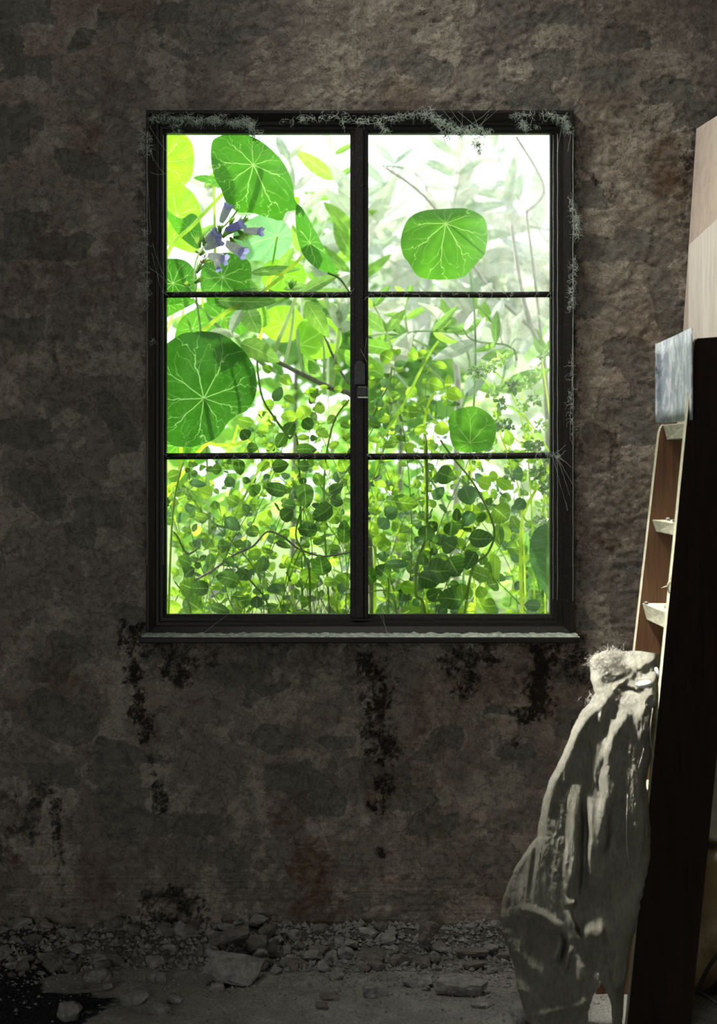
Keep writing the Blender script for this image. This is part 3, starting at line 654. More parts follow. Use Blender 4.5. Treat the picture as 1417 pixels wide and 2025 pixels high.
put_rock(935,1892,74,16,23,'long low brown piece against the wall near the cloth','rubble along the wall foot','rock_brown',d=24,lift=.004)
put_rock(650,1972,44,14,24,'low brown crust lying on the open floor','rubble on the open floor','rock_brown',rot=(0,.1,0))
put_rock(636,1988,28,14,25,'dark round pebble below the brown crust','rubble on the open floor','rock_brown')
put_rock(1026,2016,36,36,26,'pale block lying under the left hem of the cloth','rubble on the open floor',d=26)
put_rock(735,1898,52,16,27,'flat piece lying at the wall below the rust stain','rubble along the wall foot','rock_brown')
put_rock(950,1985,40,14,28,'tan crust in front of the long pale slab','rubble on the open floor')
protos = [rock('plaster_chunk', .026, .020, .014, 100+k, M['rock' if k % 3 else 'rock_brown'], 1) for k in range(8)]
for k in range(150):
    px = rnd.uniform(-10, 1060); t = abs(rnd.gauss(0, .12)); y = -0.025-t
    if y < -.47: continue
    x = (px-708.5)/1000*((y+DIST)/DIST)
    o = bpy.data.objects.new('plaster_chunk', rnd.choice(protos)); COL.objects.link(o)
    sc = rnd.uniform(.45, 1.5)*(1.15 if y > -.2 else .7); o.scale = (sc, sc, sc*rnd.uniform(.8,1.3)); o.rotation_euler = (rnd.uniform(-.4,.4), rnd.uniform(-.4,.4), rnd.uniform(0,6))
    o.location = (x, y, float(floor_h(np.array([x]), np.array([y]))[0])+.004*sc)
    zn = 0 if (x < -.40 and y < -.16) else 1 if y > -.20 else 2
    tag(o, ('small crumbled piece of plaster in the dark bare patch at the lower left', 'small crumbled piece of plaster in the debris at the wall foot', 'small crumbled piece of plaster lying out on the dusty open floor')[zn], 'rubble', ('crumbled pieces in the dark patch', 'crumbled pieces at the wall foot', 'crumbled pieces on the open floor')[zn])
def crumbs():
    g = Geo()
    for k in range(9000):
        y = -0.01-abs(rnd.gauss(0, .2)); x = rnd.uniform(-.74, .45)
        if y < -.56: continue
        if x < -.38 and y < -.15 and rnd.random() < .55: continue
        z = float(floor_h(np.array([x]), np.array([y]))[0]); r = .0012+.0058*rnd.random()**3; r *= (1.35 if y > -.2 else .7)
        vs = [Vector((rnd.uniform(-1,1), rnd.uniform(-1,1), rnd.uniform(-.8,.8))).normalized()*r for _ in range(4)]
        a = [Vector((r,0,0)), Vector((-r*.5,r*.9,0)), Vector((-r*.6,-r*.8,0)), Vector((r*.2*rnd.uniform(-1,1),0,r*rnd.uniform(.6,1.1))), Vector((0,0,-r*.5))]
        rm = Matrix.Rotation(rnd.uniform(0,6), 3, 'Z'); v = [rm @ (q*rnd.uniform(.8,1.2))+Vector((x,y,z+r*.2)) for q in a]
        g.add(v, [(0,1,3),(1,2,3),(2,0,3),(1,0,4),(2,1,4),(0,2,4)])
    tag(g.build('plaster_crumbs', M['rock'], None, False), 'scattered plaster crumbs and grit over the floor', 'rubble', None, 'stuff')
crumbs()

# ------------------------------------------------------------------ boards leaning on the right wall
def slab(name, quad, thick, mat, parent=None, seg=1, bev=.002):
    """quad: four points counter-clockwise as seen from the room; thickness goes to the far side"""
    q = [Vector(p) for p in quad]; nrm = (q[1]-q[0]).cross(q[3]-q[0]).normalized()
    v = q+[p-nrm*thick for p in q]
    o = mk(name, v, [(0,1,2,3),(7,6,5,4),(0,4,5,1),(1,5,6,2),(2,6,7,3),(3,7,4,0)], mat, parent, False)
    return bevel(o, bev) if bev else o
# tall cream panel: its face looks into the room (-x)
y0, y1 = -0.012, -0.315
t0 = P(1376,254,y0); b0x = t0.x-0.070*(t0.z)
def leanx(z): return t0.x-0.066*(t0.z-z)
pn = slab('tall_board', [(leanx(.03),y0,.03),(leanx(.03),y1,.03),(leanx(t0.z),y1,t0.z-.02),(leanx(t0.z),y0,t0.z)], .016, M['panel_tan'])
tag(pn, 'tall cream board leaning on the right wall behind the other boards', 'board')
a = P(1360,485,-.16); 
q2 = [P(1375,760,-.16), P(1497,820,-.62), P(1512,338,-.62), a]
for p in q2: p.x = min(p.x, leanx(p.z)-.012)
q2 = [P(1376,900,-.22), P(1560,900,-.66), P(1560,300,-.66), P(1360,485,-.22)]
q2[0].x = min(q2[0].x, .61)
pb = slab('leaning_board', q2, .010, M['panel_pale']); tag(pb, 'pale birch board with a slanted top leaning in front of the cream panel', 'board')
g = Geo(); kp = q2[3].lerp(q2[2], .5)*.52+q2[0].lerp(q2[1], .5)*.48
# curved zinc sheet standing on the top step
def zinc():
    A = P(1296, 680, -.335); ra = (A.x); v = []; f = []; n_ = 22; rows = 6
    zb = 1.022
    for i in range(n_+1):
        u = i/n_; y = -.345-.225*max(0, (u-.12)/.88)**1.6; px = 1295+74*u**.85
        q = P(px, 680-32*u, y)
        for j in range(rows+1): v.append((q.x, y, zb+(q.z-zb)*j/rows))
    for i in range(n_):
        for j in range(rows): a_ = i*(rows+1)+j; f.append((a_, a_+1, a_+rows+2, a_+rows+1))
    o = mk('zinc_sheet', v, f, M['zinc']); m = o.modifiers.new('solid', 'SOLIDIFY'); m.thickness = .003
    tag(o, 'curved weathered grey zinc sheet standing on the top step of the ladder', 'metal sheet')
zinc()

# ------------------------------------------------------------------ ladder
YF, YN, TH = -0.317, -0.55, 0.024
def far_px(py): return 1300-0.115*(py-838)
def near_px(py): return 1371-0.0985*(py-690)
def front_x(z, y):
    sF = (YF+DIST)/DIST; sN = (YN+DIST)/DIST
    pyF = 910-(z-EYE_Z)/sF*1000; pyN = 910-(z-EYE_Z)/sN*1000
    xf = (far_px(pyF)-708.5)/1000*sF; xn = (near_px(pyN)-708.5)/1000*sN
    return xf+(xn-xf)*((y-YF)/(YN-YF))
lad = empty('step_ladder', (.5, -.43, 0), 'dark wooden step ladder with pale dusty treads standing by the window', 'ladder')
WD = 0.106
def stringer(yv, top, jag, name, label, width=WD, tilt=0.0):
    z0 = 0.0; out = [(front_x(z0, yv), z0), (front_x(z0, yv)+width, z0)]
    xt = front_x(top, yv)
    if jag:
        n_ = 16; prof = [(xt+width-width*i/n_, top+.004*noise.noise(Vector((i*1.3,0,0)))+.004-.012*(1-i/n_)) for i in range(n_)]
        prof += [(xt+.004, top+.001), (xt+.001, top-.004), (front_x(top-.012, yv), top-.012)]
    else:
        prof = [(xt+width, top+tilt), (xt+.004, top), (xt, top-.006)]
    out += prof; n_ = len(out)
    v = [(x, yv, z) for x, z in out]+[(x, yv+TH, z) for x, z in out]
    f = [tuple(range(n_)), tuple(reversed(range(n_, 2*n_)))]
    e = [(i, i+n_, (i+1) % n_+n_, (i+1) % n_) for i in range(n_)]
    o = mk(name, v, f+e, M['board'], lad, False); o.data.materials.append(M['raw_edge'])
    for p in o.data.polygons[2:]: p.material_index = 1
    o['label'] = label; return o
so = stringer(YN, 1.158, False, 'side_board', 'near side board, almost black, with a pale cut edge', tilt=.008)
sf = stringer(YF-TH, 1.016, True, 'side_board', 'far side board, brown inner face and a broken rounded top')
sf.data.materials[0] = M['board_in']
for (z, th) in ((1.018, .027), (.849, .022), (.700, .030), (.545, .028), (.385, .028), (.225, .028)):
    yf, yn = YF-TH, YN+TH; ins = .0035
    v = []
    for yy in (yf, yn):
        x0 = front_x(z, yy)+ins; v += [(x0, yy, z), (x0+.095, yy, z), (x0+.095, yy, z-th), (x0+ins*.8+(.005 if yy == yf else 0), yy, z-th)]
    o = mk('tread', v, [(0,1,2,3),(7,6,5,4),(0,4,5,1),(1,5,6,2),(2,6,7,3),(3,7,4,0)], M['tread'], lad, False); bevel(o, .0015)
# splinter on the near edge
g = Geo(); sp = Vector((front_x(.74, YN), YN+.005, .742)); g.tube([sp+Vector((.002,0,.012)), sp+Vector((-.003,0,.004)), sp+Vector((-.001,0,-.010))], .003, .001, 5); g.tube([sp+Vector((0,0,.004)), sp+Vector((-.014,-.002,.0))], .0012, .0003, 4)
g.build('splinter', M['raw_edge'], lad)
# grit lying on the treads
for z, y_, dx in ((.849,-.40,.02),(.849,-.47,.015),(.700,-.37,.004),(.700,-.45,.02)):
    me = rock('grit', .008, .007, .006, int(z*1000+abs(y_)*100), M['rock'], 1); o = bpy.data.objects.new('plaster_grit', me); COL.objects.link(o)
    o.location = (front_x(z, y_)+dx, y_, z+.0025); tag(o, 'small crumb of plaster on the %s ladder tread, %s' % ('second' if z > .8 else 'third', 'nearer the wall' if y_ > -.42 else 'nearer the dark side board'), 'rubble', 'crumbs on the ladder treads')

# ------------------------------------------------------------------ gauze cloth over the fourth tread
def interp(tab, y):
    ys = [t[0] for t in tab]; xs = [t[1] for t in tab]; return np.interp(y, ys, xs)
LFT = [(1290,1192),(1296,1174),(1305,1165),(1325,1164),(1345,1168),(1372,1174),(1390,1166),(1402,1152),(1415,1144),(1450,1128),(1500,1108),(1545,1084),(1580,1074),(1620,1066),(1655,1060),
       (1668,1050),(1685,1038),(1720,1016),(1760,1000),(1790,991),(1815,989),(1845,994),(1870,1002),(1905,1014),(1940,1020),(1975,1028),(2005,1036),(2026,1046)]
RGT = [(1290,1306),(1330,1306),(1362,1303),(1395,1300),(1410,1289),(1450,1292),(1500,1288),(1545,1276),(1580,1280),(1640,1286),(1700,1287),(1740,1283),(1790,1272),(1830,1258),(1870,1246),(1920,1240),(1970,1232),(2026,1230)]
FOLD = [ # polyline px, height mm, width px
 ([(1310,1296),(1262,1318),(1222,1352),(1190,1392),(1172,1410)], 22, 15),([(1182,1300),(1195,1335),(1180,1375)], 12, 14),([(1310,1340),(1262,1352),(1235,1378)], 14, 12),
 ([(1165,1402),(1146,1432),(1112,1512),(1090,1560),(1078,1640)], 14, 9),([(1196,1392),(1160,1425),(1130,1490),(1108,1570)], 10, 8),
 ([(1238,1382),(1225,1425),(1203,1475),(1198,1530),(1200,1570),(1188,1640),(1180,1700),(1176,1770)], 30, 17),([(1262,1390),(1272,1425),(1285,1470)], 18, 13),([(1290,1400),(1285,1440)], 10, 9),
 ([(1185,1405),(1190,1450),(1196,1480)], 9, 6),([(1140,1540),(1136,1600),(1132,1680),(1128,1740),(1122,1795)], 22, 12),([(1165,1560),(1168,1620),(1164,1700),(1165,1760)], 20, 12),
 ([(1250,1500),(1262,1580),(1270,1680),(1268,1740)], 12, 24),([(1235,1560),(1238,1660),(1228,1760)], 7, 10),
 ([(1052,1668),(1022,1715),(1002,1760),(996,1800)], 16, 10),([(1025,1794),(1066,1808),(1096,1828),(1120,1850)], 16, 9),
 ([(1116,1788),(1140,1785)], 16, 7),([(1122,1795),(1130,1830),(1142,1862),(1150,1880)], 16, 7),([(1108,1848),(1104,1880),(1096,1912)], 16, 8),([(1126,1868),(1120,1905),(1115,1935)], 14, 6),
 ([(1152,1842),(1178,1848),(1200,1846)], 26, 20),([(1180,1880),(1200,1940),(1222,1995)], 12, 14),([(1008,1858),(1040,1900),(1088,1942)], 10, 12),([(1048,2015),(1100,1998),(1150,1985),(1168,1955)], 12, 10),
 ([(1030,1940),(1050,2000)], 12, 14),([(1150,1900),(1146,1950)], 9, 12),([(1206,1700),(1210,1780),(1222,1850),(1232,1920)], 8, 12)]
VALL = [([(1192,1425),(1196,1500),(1186,1560)], 16, 9),([(1152,1560),(1155,1640),(1152,1740),(1150,1790)], 22, 6),([(1205,1590),(1208,1660),(1200,1700)], 14, 8),([(1062,1660),(1055,1720),(1048,1780)], 14, 6),
 ([(1222,1395),(1210,1430)], 14, 7),([(1216,1358),(1250,1366),(1262,1376)], 8, 5),([(1110,1842),(1116,1870),(1112,1920)], 12, 4),([(1140,1830),(1150,1860)], 9, 5),([(1280,1395),(1276,1420)], 8, 5),([(1212,1880),(1180,1930)], 8, 9)]
def make_cloth():
    ny, nx = 420, 190; pys = np.linspace(1290, 2026, ny); U = np.linspace(0, 1, nx)
    L = interp(LFT, pys); R = interp(RGT, pys); wob = (fbm(pys/14, pys*0+2, 5, 3)-.5)*5; L = L+wob; R = R+(fbm(pys/20, pys*0+9, 6, 3)-.5)*4
    PX = L[:, None]+(R-L)[:, None]*U[None, :]; PY = np.repeat(pys[:, None], nx, 1)
    if True:   # top edge sags between the frayed corner and the ladder
        k = sst(1345, 1290, PY); PY = PY+k*(-6*np.exp(-((PX-1205)/20)**2)+3*np.sin(PX/17))
    x_ = PX+(fbm(PX/28, PY/60, 31, 3)-.5)*10
    H = np.zeros_like(PX)
    for pl, amp, w in FOLD:
        d, tt = poly_d(x_, PY, spline([(a, b, 0) for a, b in pl], 3)); H += amp*np.exp(-(d/w)**2)*sst(-.05, .3, tt)*sst(1.05, .65, tt)
    for pl, amp, w in VALL:
        d, tt = poly_d(x_, PY, spline([(a, b, 0) for a, b in pl], 3)); H -= amp*np.exp(-(d/w)**2)*sst(-.05, .3, tt)*sst(1.05, .65, tt)
    H *= 1.0+.35*sst(1600, 1800, PY); H += 22*(fbm(PX/36, PY/190, 41, 5)-.5)+7.0*(fbm(PX/13+PY/80, PY/50, 43, 4, .6)-.5)+5.0*(fbm(PX/6, PY/22, 47, 4, .65)-.5)+2.6*(fbm(PX/2.6, PY/3.2, 49, 3, .6)-.5)
    t = U[None, :]
    edge = np.minimum(t, 1-t); H -= 42*np.exp(-(edge/.07))*np.ones_like(PX)
    # base depth: top sits on the tread, lower part hangs out over the near side board
    base = -0.47-0.075*sst(1290, 1420, PY)-0.035*sst(.35, 1.0, t)*np.ones_like(PX)
    base = base+0.05*sst(1780, 1680, PY)*sst(1060, 1000, PX)
    Y = base-H/1000; Y = np.minimum(Y, -0.44)
    s = (Y+DIST)/DIST; X = (PX-708.5)/1000*s; Z = EYE_Z+(910-PY)/1000*s
    Z = np.maximum(Z, 0.006)
    co = np.stack([X, Y, Z], -1).reshape(-1, 3); f = []
    def inside(x, y, poly):
        c = False; j = len(poly)-1
        for i in range(len(poly)):
            xi, yi = poly[i]; xj, yj = poly[j]
            if (yi > y) != (yj > y) and x < (xj-xi)*(y-yi)/(yj-yi)+xi: c = not c
            j = i
        return c
    HOLES = [[(1188,1944),(1196,1955),(1208,1985),(1212,2030),(1160,2030),(1160,2000),(1172,1965)], [(1286,1404),(1305,1404),(1305,1440),(1290,1425)], [(1050,2040),(1040,2030),(1060,2016),(1075,2030)]]
    for j in range(ny-1):
        for i in range(nx-1):
            cx = PX[j, i]; cy = PY[j, i]
            if any(inside(cx, cy, h) for h in HOLES): continue
            f.append((j*nx+i, j*nx+i+1, (j+1)*nx+i+1, (j+1)*nx+i))
    c = empty('gauze_cloth', (.46, -.5, 0), 'crumpled off-white gauze rag draped from a ladder tread down to the floor', 'cloth')
    o = mk('drape', co.tolist(), f, M['cloth'], c)
    m = o.modifiers.new('solid', 'SOLIDIFY'); m.thickness = .0022; m.offset = 1
    # frayed threads
    g = Geo(); r = random.Random(5)
    def tuft(px, py, n, ln, dirs, y=-.50, rad=.00035):
        for _ in range(n):
            p = P(px+r.gauss(0, 10), py+r.gauss(0, 4.5), y-r.uniform(0, .02)); a = r.uniform(*dirs); pts = [p.copy()]
            for k in range(6): a += r.gauss(0, .6); p = p+Vector((math.cos(a), r.gauss(0,.35), math.sin(a)))*ln*r.uniform(.6,1.3)/6; pts.append(p.copy())
            g.tube(pts, rad*r.uniform(.8,1.8), rad*.5, 3, False)
    tuft(1190,1304,130,.012,(0,3.1)); tuft(1215,1298,110,.012,(.3,2.8)); tuft(1182,1312,80,.010,(1,4)); tuft(1225,1316,140,.012,(0,6.28)); tuft(1205,1322,140,.011,(0,6.28)); tuft(1174,1382,26,.014,(1.6,4.2)); tuft(1208,1292,26,.018,(.8,2.4))
    tuft(1186,1392,50,.014,(0,6.28)); tuft(1240,1385,50,.014,(0,6.28),-.54)
    for _ in range(60): pass
    g.build('frayed_threads', M['thread'], c)['kind'] = 'stuff'
    g = Geo()
    tuft_pts = [((1215,1322),(1180,1345),(1180,1368),(1192,1372)), ((1168,1372),(1160,1385),(1172,1392)), ((1290,1400),(1285,1450),(1292,1500)), ((1268,1500),(1272,1480),(1262,1520)), ((1240,1570),(1238,1660),(1242,1700)), ((1200,1345),(1212,1330),(1206,1365))]
    for pl in tuft_pts:
        g = Geo(); g.tube(spline([P(a, b, -.585) for a, b in pl], 6), .0006, .0003, 4); g.build('loose_thread', M['thread'], c)
    g = Geo()   # fray at the hems
    for _ in range(90):
        u = r.random(); px = 1040+130*u; py = 2010-20*u; p = P(px, py, -.5); p.z = max(p.z, .004); pts = [p.copy()]; a = r.uniform(3.2, 6)
        for k in range(5): a += r.gauss(0,.5); p = p+Vector((math.cos(a)*.004, r.gauss(0,.002), math.sin(a)*.003)); p.z = max(p.z,.003); pts.append(p.copy())
        g.tube(pts, .0004, .0002, 3, False)
    g.build('hem_fray', M['thread'], c)['kind'] = 'stuff'
make_cloth()
def disc(px, py, y, r, h, label, rot):
    bm = bmesh.new(); bmesh.ops.create_cone(bm, cap_ends=True, segments=28, radius1=r, radius2=r, depth=h)
    me = bpy.data.meshes.new('white_button'); bm.to_mesh(me); bm.free(); me.materials.append(M['white'])
    o = bpy.data.objects.new('white_button', me); COL.objects.link(o); o.location = P(px, py, y); o.rotation_euler = rot; bevel(o, h*.45, 4); o.scale = (1.3, .8, 1)
    me.polygons.foreach_set('use_smooth', [True]*len(me.polygons)); tag(o, label, 'button', 'white buttons lying on the cloth')
disc(1273, 1353, -.558, .0100, .0085, 'smooth white oval button lying on top of the cloth fold', (.35, -.15, .2))
disc(1301, 1332, -.520, .0090, .0060, 'white button half hidden behind the dark side board', (.3, 1.1, .1))

# ------------------------------------------------------------------ tilted glazed pot and its wire rest behind the ladder
def pot():
    base = P(1377, 1966, -.335); base.z = .004
    ax = Vector((.045, 0, .30)); axd = ax.normalized(); u = axd.cross(Vector((0,1,0))).normalized(); w = axd.cross(u)
    prof = [(0,.0),(.010,.002),(.026,.018),(.044,.05),(.058,.09),(.066,.14),(.066,.19),(.058,.235),(.044,.262),(.034,.272),(.034,.284),(.041,.290),(.040,.296),(.032,.296),(.028,.284)]
    n_ = 40; v = []; f = []
    for r_, h_ in prof:
        for k in range(n_): a = 2*math.pi*k/n_; v.append(base+axd*h_+(u*math.cos(a)+w*math.sin(a))*max(r_, .0005))
    for i in range(len(prof)-1):
        for k in range(n_): k2 = (k+1) % n_; f.append((i*n_+k, i*n_+k2, (i+1)*n_+k2, (i+1)*n_+k))
    t = empty('glazed_pot', base, 'tall amber-brown glazed pot leaning behind the ladder in the right corner', 'pot')
    mk('body', v, f, M['pot'], t)
    v = []; f = []; pr2 = [(.034,.276),(.046,.284),(.056,.305),(.060,.34),(.060,.40),(.056,.425),(.050,.430),(.046,.424)]
    for r_, h_ in pr2:
        for k in range(n_): a = 2*math.pi*k/n_; v.append(base+axd*h_+(u*math.cos(a)+w*math.sin(a))*r_)
    for i in range(len(pr2)-1):
        for k in range(n_): k2 = (k+1) % n_; f.append((i*n_+k, i*n_+k2, (i+1)*n_+k2, (i+1)*n_+k))
    tag(mk('neck', v, f, M['stoneware'], t), 'pale glazed upper part of the pot')
    g = Geo(); g.tube([base+axd*.272+(u*math.cos(a)+w*math.sin(a))*.047 for a in [2*math.pi*k/30 for k in range(31)]], .0035, None, 6); g.build('collar', M['iron'], t)
    t2 = empty('wire_rest', base+Vector((0,-.02,0)), 'black crossed wire rest on the floor in front of the amber pot', 'stand')
    for a, b in (((1350,2010),(1424,1880)), ((1362,1944),(1424,2035))):
        A = P(a[0], a[1], -.40); B = P(b[0], b[1], -.42); A.z = max(A.z, .006); B.z = max(B.z, .006)
        g = Geo(); g.tube(spline([A, A.lerp(B, .3)+Vector((.003,-.004,-.004)), A.lerp(B, .7), B], 6), .0035, .0035, 7); g.build('rod', M['iron'], t2)
pot()

# ------------------------------------------------------------------ the garden
GZ = 0.46
def make_ground():
    xs = np.linspace(-9, 9, 46); ys = np.concatenate([np.linspace(.07, 2, 24), np.linspace(2.4, 30, 30)])
    X, Y = np.meshgrid(xs, ys); Z = GZ+.05*(fbm(X*1.5+20, Y*1.5, 3, 4)-.5)-.2*sst(3, 14, Y)
    nx = len(xs); f = [(j*nx+i, j*nx+i+1, (j+1)*nx+i+1, (j+1)*nx+i) for j in range(len(ys)-1) for i in range(nx-1)]
    tag(mk('ground', np.stack([X, Y, Z], -1).reshape(-1, 3).tolist(), f, M['soil']), 'green garden ground outside the window', kind='structure')
make_ground()

# --- round nasturtium leaves
def closed_spline(pts, n):
    L = len(pts); out = []
    for i in range(L):
        p0, p1, p2, p3 = [Vector(pts[(i+k-1) % L]) for k in range(4)]
        for k in range(n):
            t = k/n; out.append(0.5*((2*p1)+(p2-p0)*t+(2*p0-5*p1+4*p2-p3)*t*t+(3*p1-p0-3*p2+p3)*t**3))
    return out
def round_leaf(plant, outline, hub, y, mat, tilt=(0,0), cup=.12, wave=.03, veins=9, vmat='vein', label=None, fold=0.0, vstart=.3, seed=1, vw=1.0):
    r = random.Random(seed); per = 8; rim = closed_spline([(a, b, 0) for a, b in outline], per); n_ = len(rim); rings = 14
    cx, cy = hub; size = sum(math.hypot(p.x-cx, p.y-cy) for p in rim)/n_
    ph = r.uniform(0, 6)
    def surf(px, py, t, ang):
        yy = y+(tilt[0]*(px-cx)+tilt[1]*(py-cy))/1000+(cup*t*t*size+wave*size*t*t*math.sin(ang*5+ph)+.5*wave*size*t*math.sin(ang*11+ph))/1000+fold*abs(px-cx)/1000
        return P(px, py, yy)
    v = [surf(cx, cy, 0, 0)]; f = []; uv = [(0, 0)]; rot = r.uniform(0, 6.28)
    for j in range(1, rings+1):
        t = j/rings
        for k, p in enumerate(rim):
            a = math.atan2(p.y-cy, p.x-cx); v.append(surf(cx+(p.x-cx)*t, cy+(p.y-cy)*t, t, a)); uv.append((t*math.cos(a+rot), t*math.sin(a+rot)))
    for k in range(n_): f.append((0, 1+k, 1+(k+1) % n_))
    for j in range(rings-1):
        for k in range(n_):
            k2 = (k+1) % n_; f.append((1+j*n_+k, 1+(j+1)*n_+k, 1+(j+1)*n_+k2, 1+j*n_+k2))
    o = mk('leaf', v, f, M[mat], plant, uv=uv)
    if label: o['label'] = label
    return o
def reparent_fix():
    pass
def circ(cx, cy, rx, ry, n=12, wob=.06, seed=0):
    r = random.Random(seed); return [(cx+rx*math.cos(2*math.pi*k/n)*(1+r.uniform(-wob,wob)), cy+ry*math.sin(2*math.pi*k/n)*(1+r.uniform(-wob,wob))) for k in range(n)]
def stalk(plant, pts, w, mat='stem_lime', w1=None, name='stem'):
    g = Geo(); g.tube(spline([P(*p) for p in pts], 8), w/2000, (w1 or w*.8)/2000, 8); return g.build(name, M[mat], plant)

na = empty('nasturtium_plant', P(300, 1400, .35), 'nasturtium with large round leaves crowding the left panes', 'plant'); na.location.z = GZ
stalk(na, [(300,1330,.30),(310,1000,.28),(318,640,.25),(330,505,.16),(385,442,.15),(445,378,.14),(500,320,.13)], 9)
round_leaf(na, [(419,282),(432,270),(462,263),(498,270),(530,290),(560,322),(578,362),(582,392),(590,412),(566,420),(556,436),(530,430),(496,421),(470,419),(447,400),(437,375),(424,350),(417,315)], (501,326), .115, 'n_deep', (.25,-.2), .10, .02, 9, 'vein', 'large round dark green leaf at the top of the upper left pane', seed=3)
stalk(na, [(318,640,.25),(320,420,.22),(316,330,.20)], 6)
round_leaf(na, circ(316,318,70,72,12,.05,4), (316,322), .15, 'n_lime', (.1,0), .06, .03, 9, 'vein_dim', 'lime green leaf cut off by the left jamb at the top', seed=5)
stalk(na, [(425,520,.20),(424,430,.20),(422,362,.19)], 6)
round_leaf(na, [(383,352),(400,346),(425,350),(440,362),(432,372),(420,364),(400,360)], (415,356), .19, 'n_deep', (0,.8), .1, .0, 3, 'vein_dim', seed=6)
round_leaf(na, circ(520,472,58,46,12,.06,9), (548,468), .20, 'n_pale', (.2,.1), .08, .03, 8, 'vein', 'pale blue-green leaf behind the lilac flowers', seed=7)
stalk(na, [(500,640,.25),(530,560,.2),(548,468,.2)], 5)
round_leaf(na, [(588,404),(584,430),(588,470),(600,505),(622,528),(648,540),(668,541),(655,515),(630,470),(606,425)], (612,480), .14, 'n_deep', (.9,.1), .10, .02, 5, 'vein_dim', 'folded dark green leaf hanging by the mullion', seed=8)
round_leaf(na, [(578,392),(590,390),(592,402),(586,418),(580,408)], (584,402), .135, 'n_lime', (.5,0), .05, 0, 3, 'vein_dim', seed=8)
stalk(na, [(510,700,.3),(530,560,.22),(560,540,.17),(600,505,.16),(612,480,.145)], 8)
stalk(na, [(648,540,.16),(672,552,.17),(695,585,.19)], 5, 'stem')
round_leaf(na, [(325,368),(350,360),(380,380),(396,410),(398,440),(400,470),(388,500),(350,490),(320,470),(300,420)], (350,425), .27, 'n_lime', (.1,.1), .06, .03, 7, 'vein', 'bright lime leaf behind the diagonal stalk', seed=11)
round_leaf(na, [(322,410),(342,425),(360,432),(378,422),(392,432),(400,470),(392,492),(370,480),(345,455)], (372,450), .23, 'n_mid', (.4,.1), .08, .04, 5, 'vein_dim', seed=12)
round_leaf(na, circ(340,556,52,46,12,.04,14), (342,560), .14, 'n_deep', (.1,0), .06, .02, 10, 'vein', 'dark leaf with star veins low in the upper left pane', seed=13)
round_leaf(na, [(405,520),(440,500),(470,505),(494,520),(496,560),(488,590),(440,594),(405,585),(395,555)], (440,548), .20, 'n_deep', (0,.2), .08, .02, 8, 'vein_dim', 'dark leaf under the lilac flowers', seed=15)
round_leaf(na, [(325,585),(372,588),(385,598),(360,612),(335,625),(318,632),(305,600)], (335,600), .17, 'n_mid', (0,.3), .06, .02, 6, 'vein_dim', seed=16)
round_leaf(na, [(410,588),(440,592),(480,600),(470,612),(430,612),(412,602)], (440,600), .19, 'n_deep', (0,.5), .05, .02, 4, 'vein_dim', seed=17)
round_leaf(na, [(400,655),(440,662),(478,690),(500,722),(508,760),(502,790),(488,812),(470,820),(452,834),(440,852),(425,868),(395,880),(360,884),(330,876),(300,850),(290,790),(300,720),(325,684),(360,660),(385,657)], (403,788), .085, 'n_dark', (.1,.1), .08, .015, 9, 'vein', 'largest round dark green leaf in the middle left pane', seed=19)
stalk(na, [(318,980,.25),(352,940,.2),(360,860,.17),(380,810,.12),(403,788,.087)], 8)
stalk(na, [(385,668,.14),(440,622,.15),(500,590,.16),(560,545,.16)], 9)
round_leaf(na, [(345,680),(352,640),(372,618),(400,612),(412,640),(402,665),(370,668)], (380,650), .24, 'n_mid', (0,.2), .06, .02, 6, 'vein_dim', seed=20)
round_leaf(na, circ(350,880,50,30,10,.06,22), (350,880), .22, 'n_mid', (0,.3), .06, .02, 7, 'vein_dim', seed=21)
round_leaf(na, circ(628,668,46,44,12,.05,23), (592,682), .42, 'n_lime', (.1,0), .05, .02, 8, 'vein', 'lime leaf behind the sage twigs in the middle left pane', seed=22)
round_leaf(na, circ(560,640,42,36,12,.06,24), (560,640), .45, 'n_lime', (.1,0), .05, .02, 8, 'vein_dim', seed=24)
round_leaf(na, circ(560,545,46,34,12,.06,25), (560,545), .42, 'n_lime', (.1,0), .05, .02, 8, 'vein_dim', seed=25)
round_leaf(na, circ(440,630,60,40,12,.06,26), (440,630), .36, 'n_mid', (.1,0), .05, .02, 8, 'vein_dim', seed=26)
stalk(na, [(330,980,.3),(400,885,.15),(430,880,.14),(470,878,.14),(488,860,.15),(470,845,.16)], 8, 'stem_lime', 6)
for a, b in (((392,690,.3),(400,590,.28)), ((350,690,.33),(362,600,.33)), ((446,690,.33),(440,620,.33)), ((300,720,.3),(345,610,.26)), ((445,900,.25),(470,840,.25)), ((520,910,.26),(478,860,.22))):
    stalk(na, [a, ((a[0]+b[0])/2+4, (a[1]+b[1])/2, a[2]), b], 5, 'stem_lime')
nb = empty('nasturtium_plant', P(900, 1400, .3), 'nasturtium with one upright round leaf alone in the upper right pane', 'plant'); nb.location.z = GZ
stalk(nb, [(905,1330,.40),(925,980,.38),(940,700,.36),(925,520,.3),(883,441,.135)], 5, 'stem_sage')
round_leaf(nb, [(797,452),(812,428),(840,416),(880,413),(918,412),(945,422),(960,438),(963,470),(958,502),(946,516),(930,534),(914,548),(880,553),(848,552),(825,545),(808,520),(797,505),(792,480)], (881,442), .13, 'n_mid', (0,-.25), .16, .02, 9, 'vein', 'round cupped bright green leaf alone in the upper right pane', seed=31)
nc = empty('nasturtium_plant', P(930, 1400, .3), 'young nasturtium with a small round leaf over the lower right bar', 'plant'); nc.location.z = GZ
stalk(nc, [(945,1330,.3),(935,1100,.24),(930,875,.115)], 4)
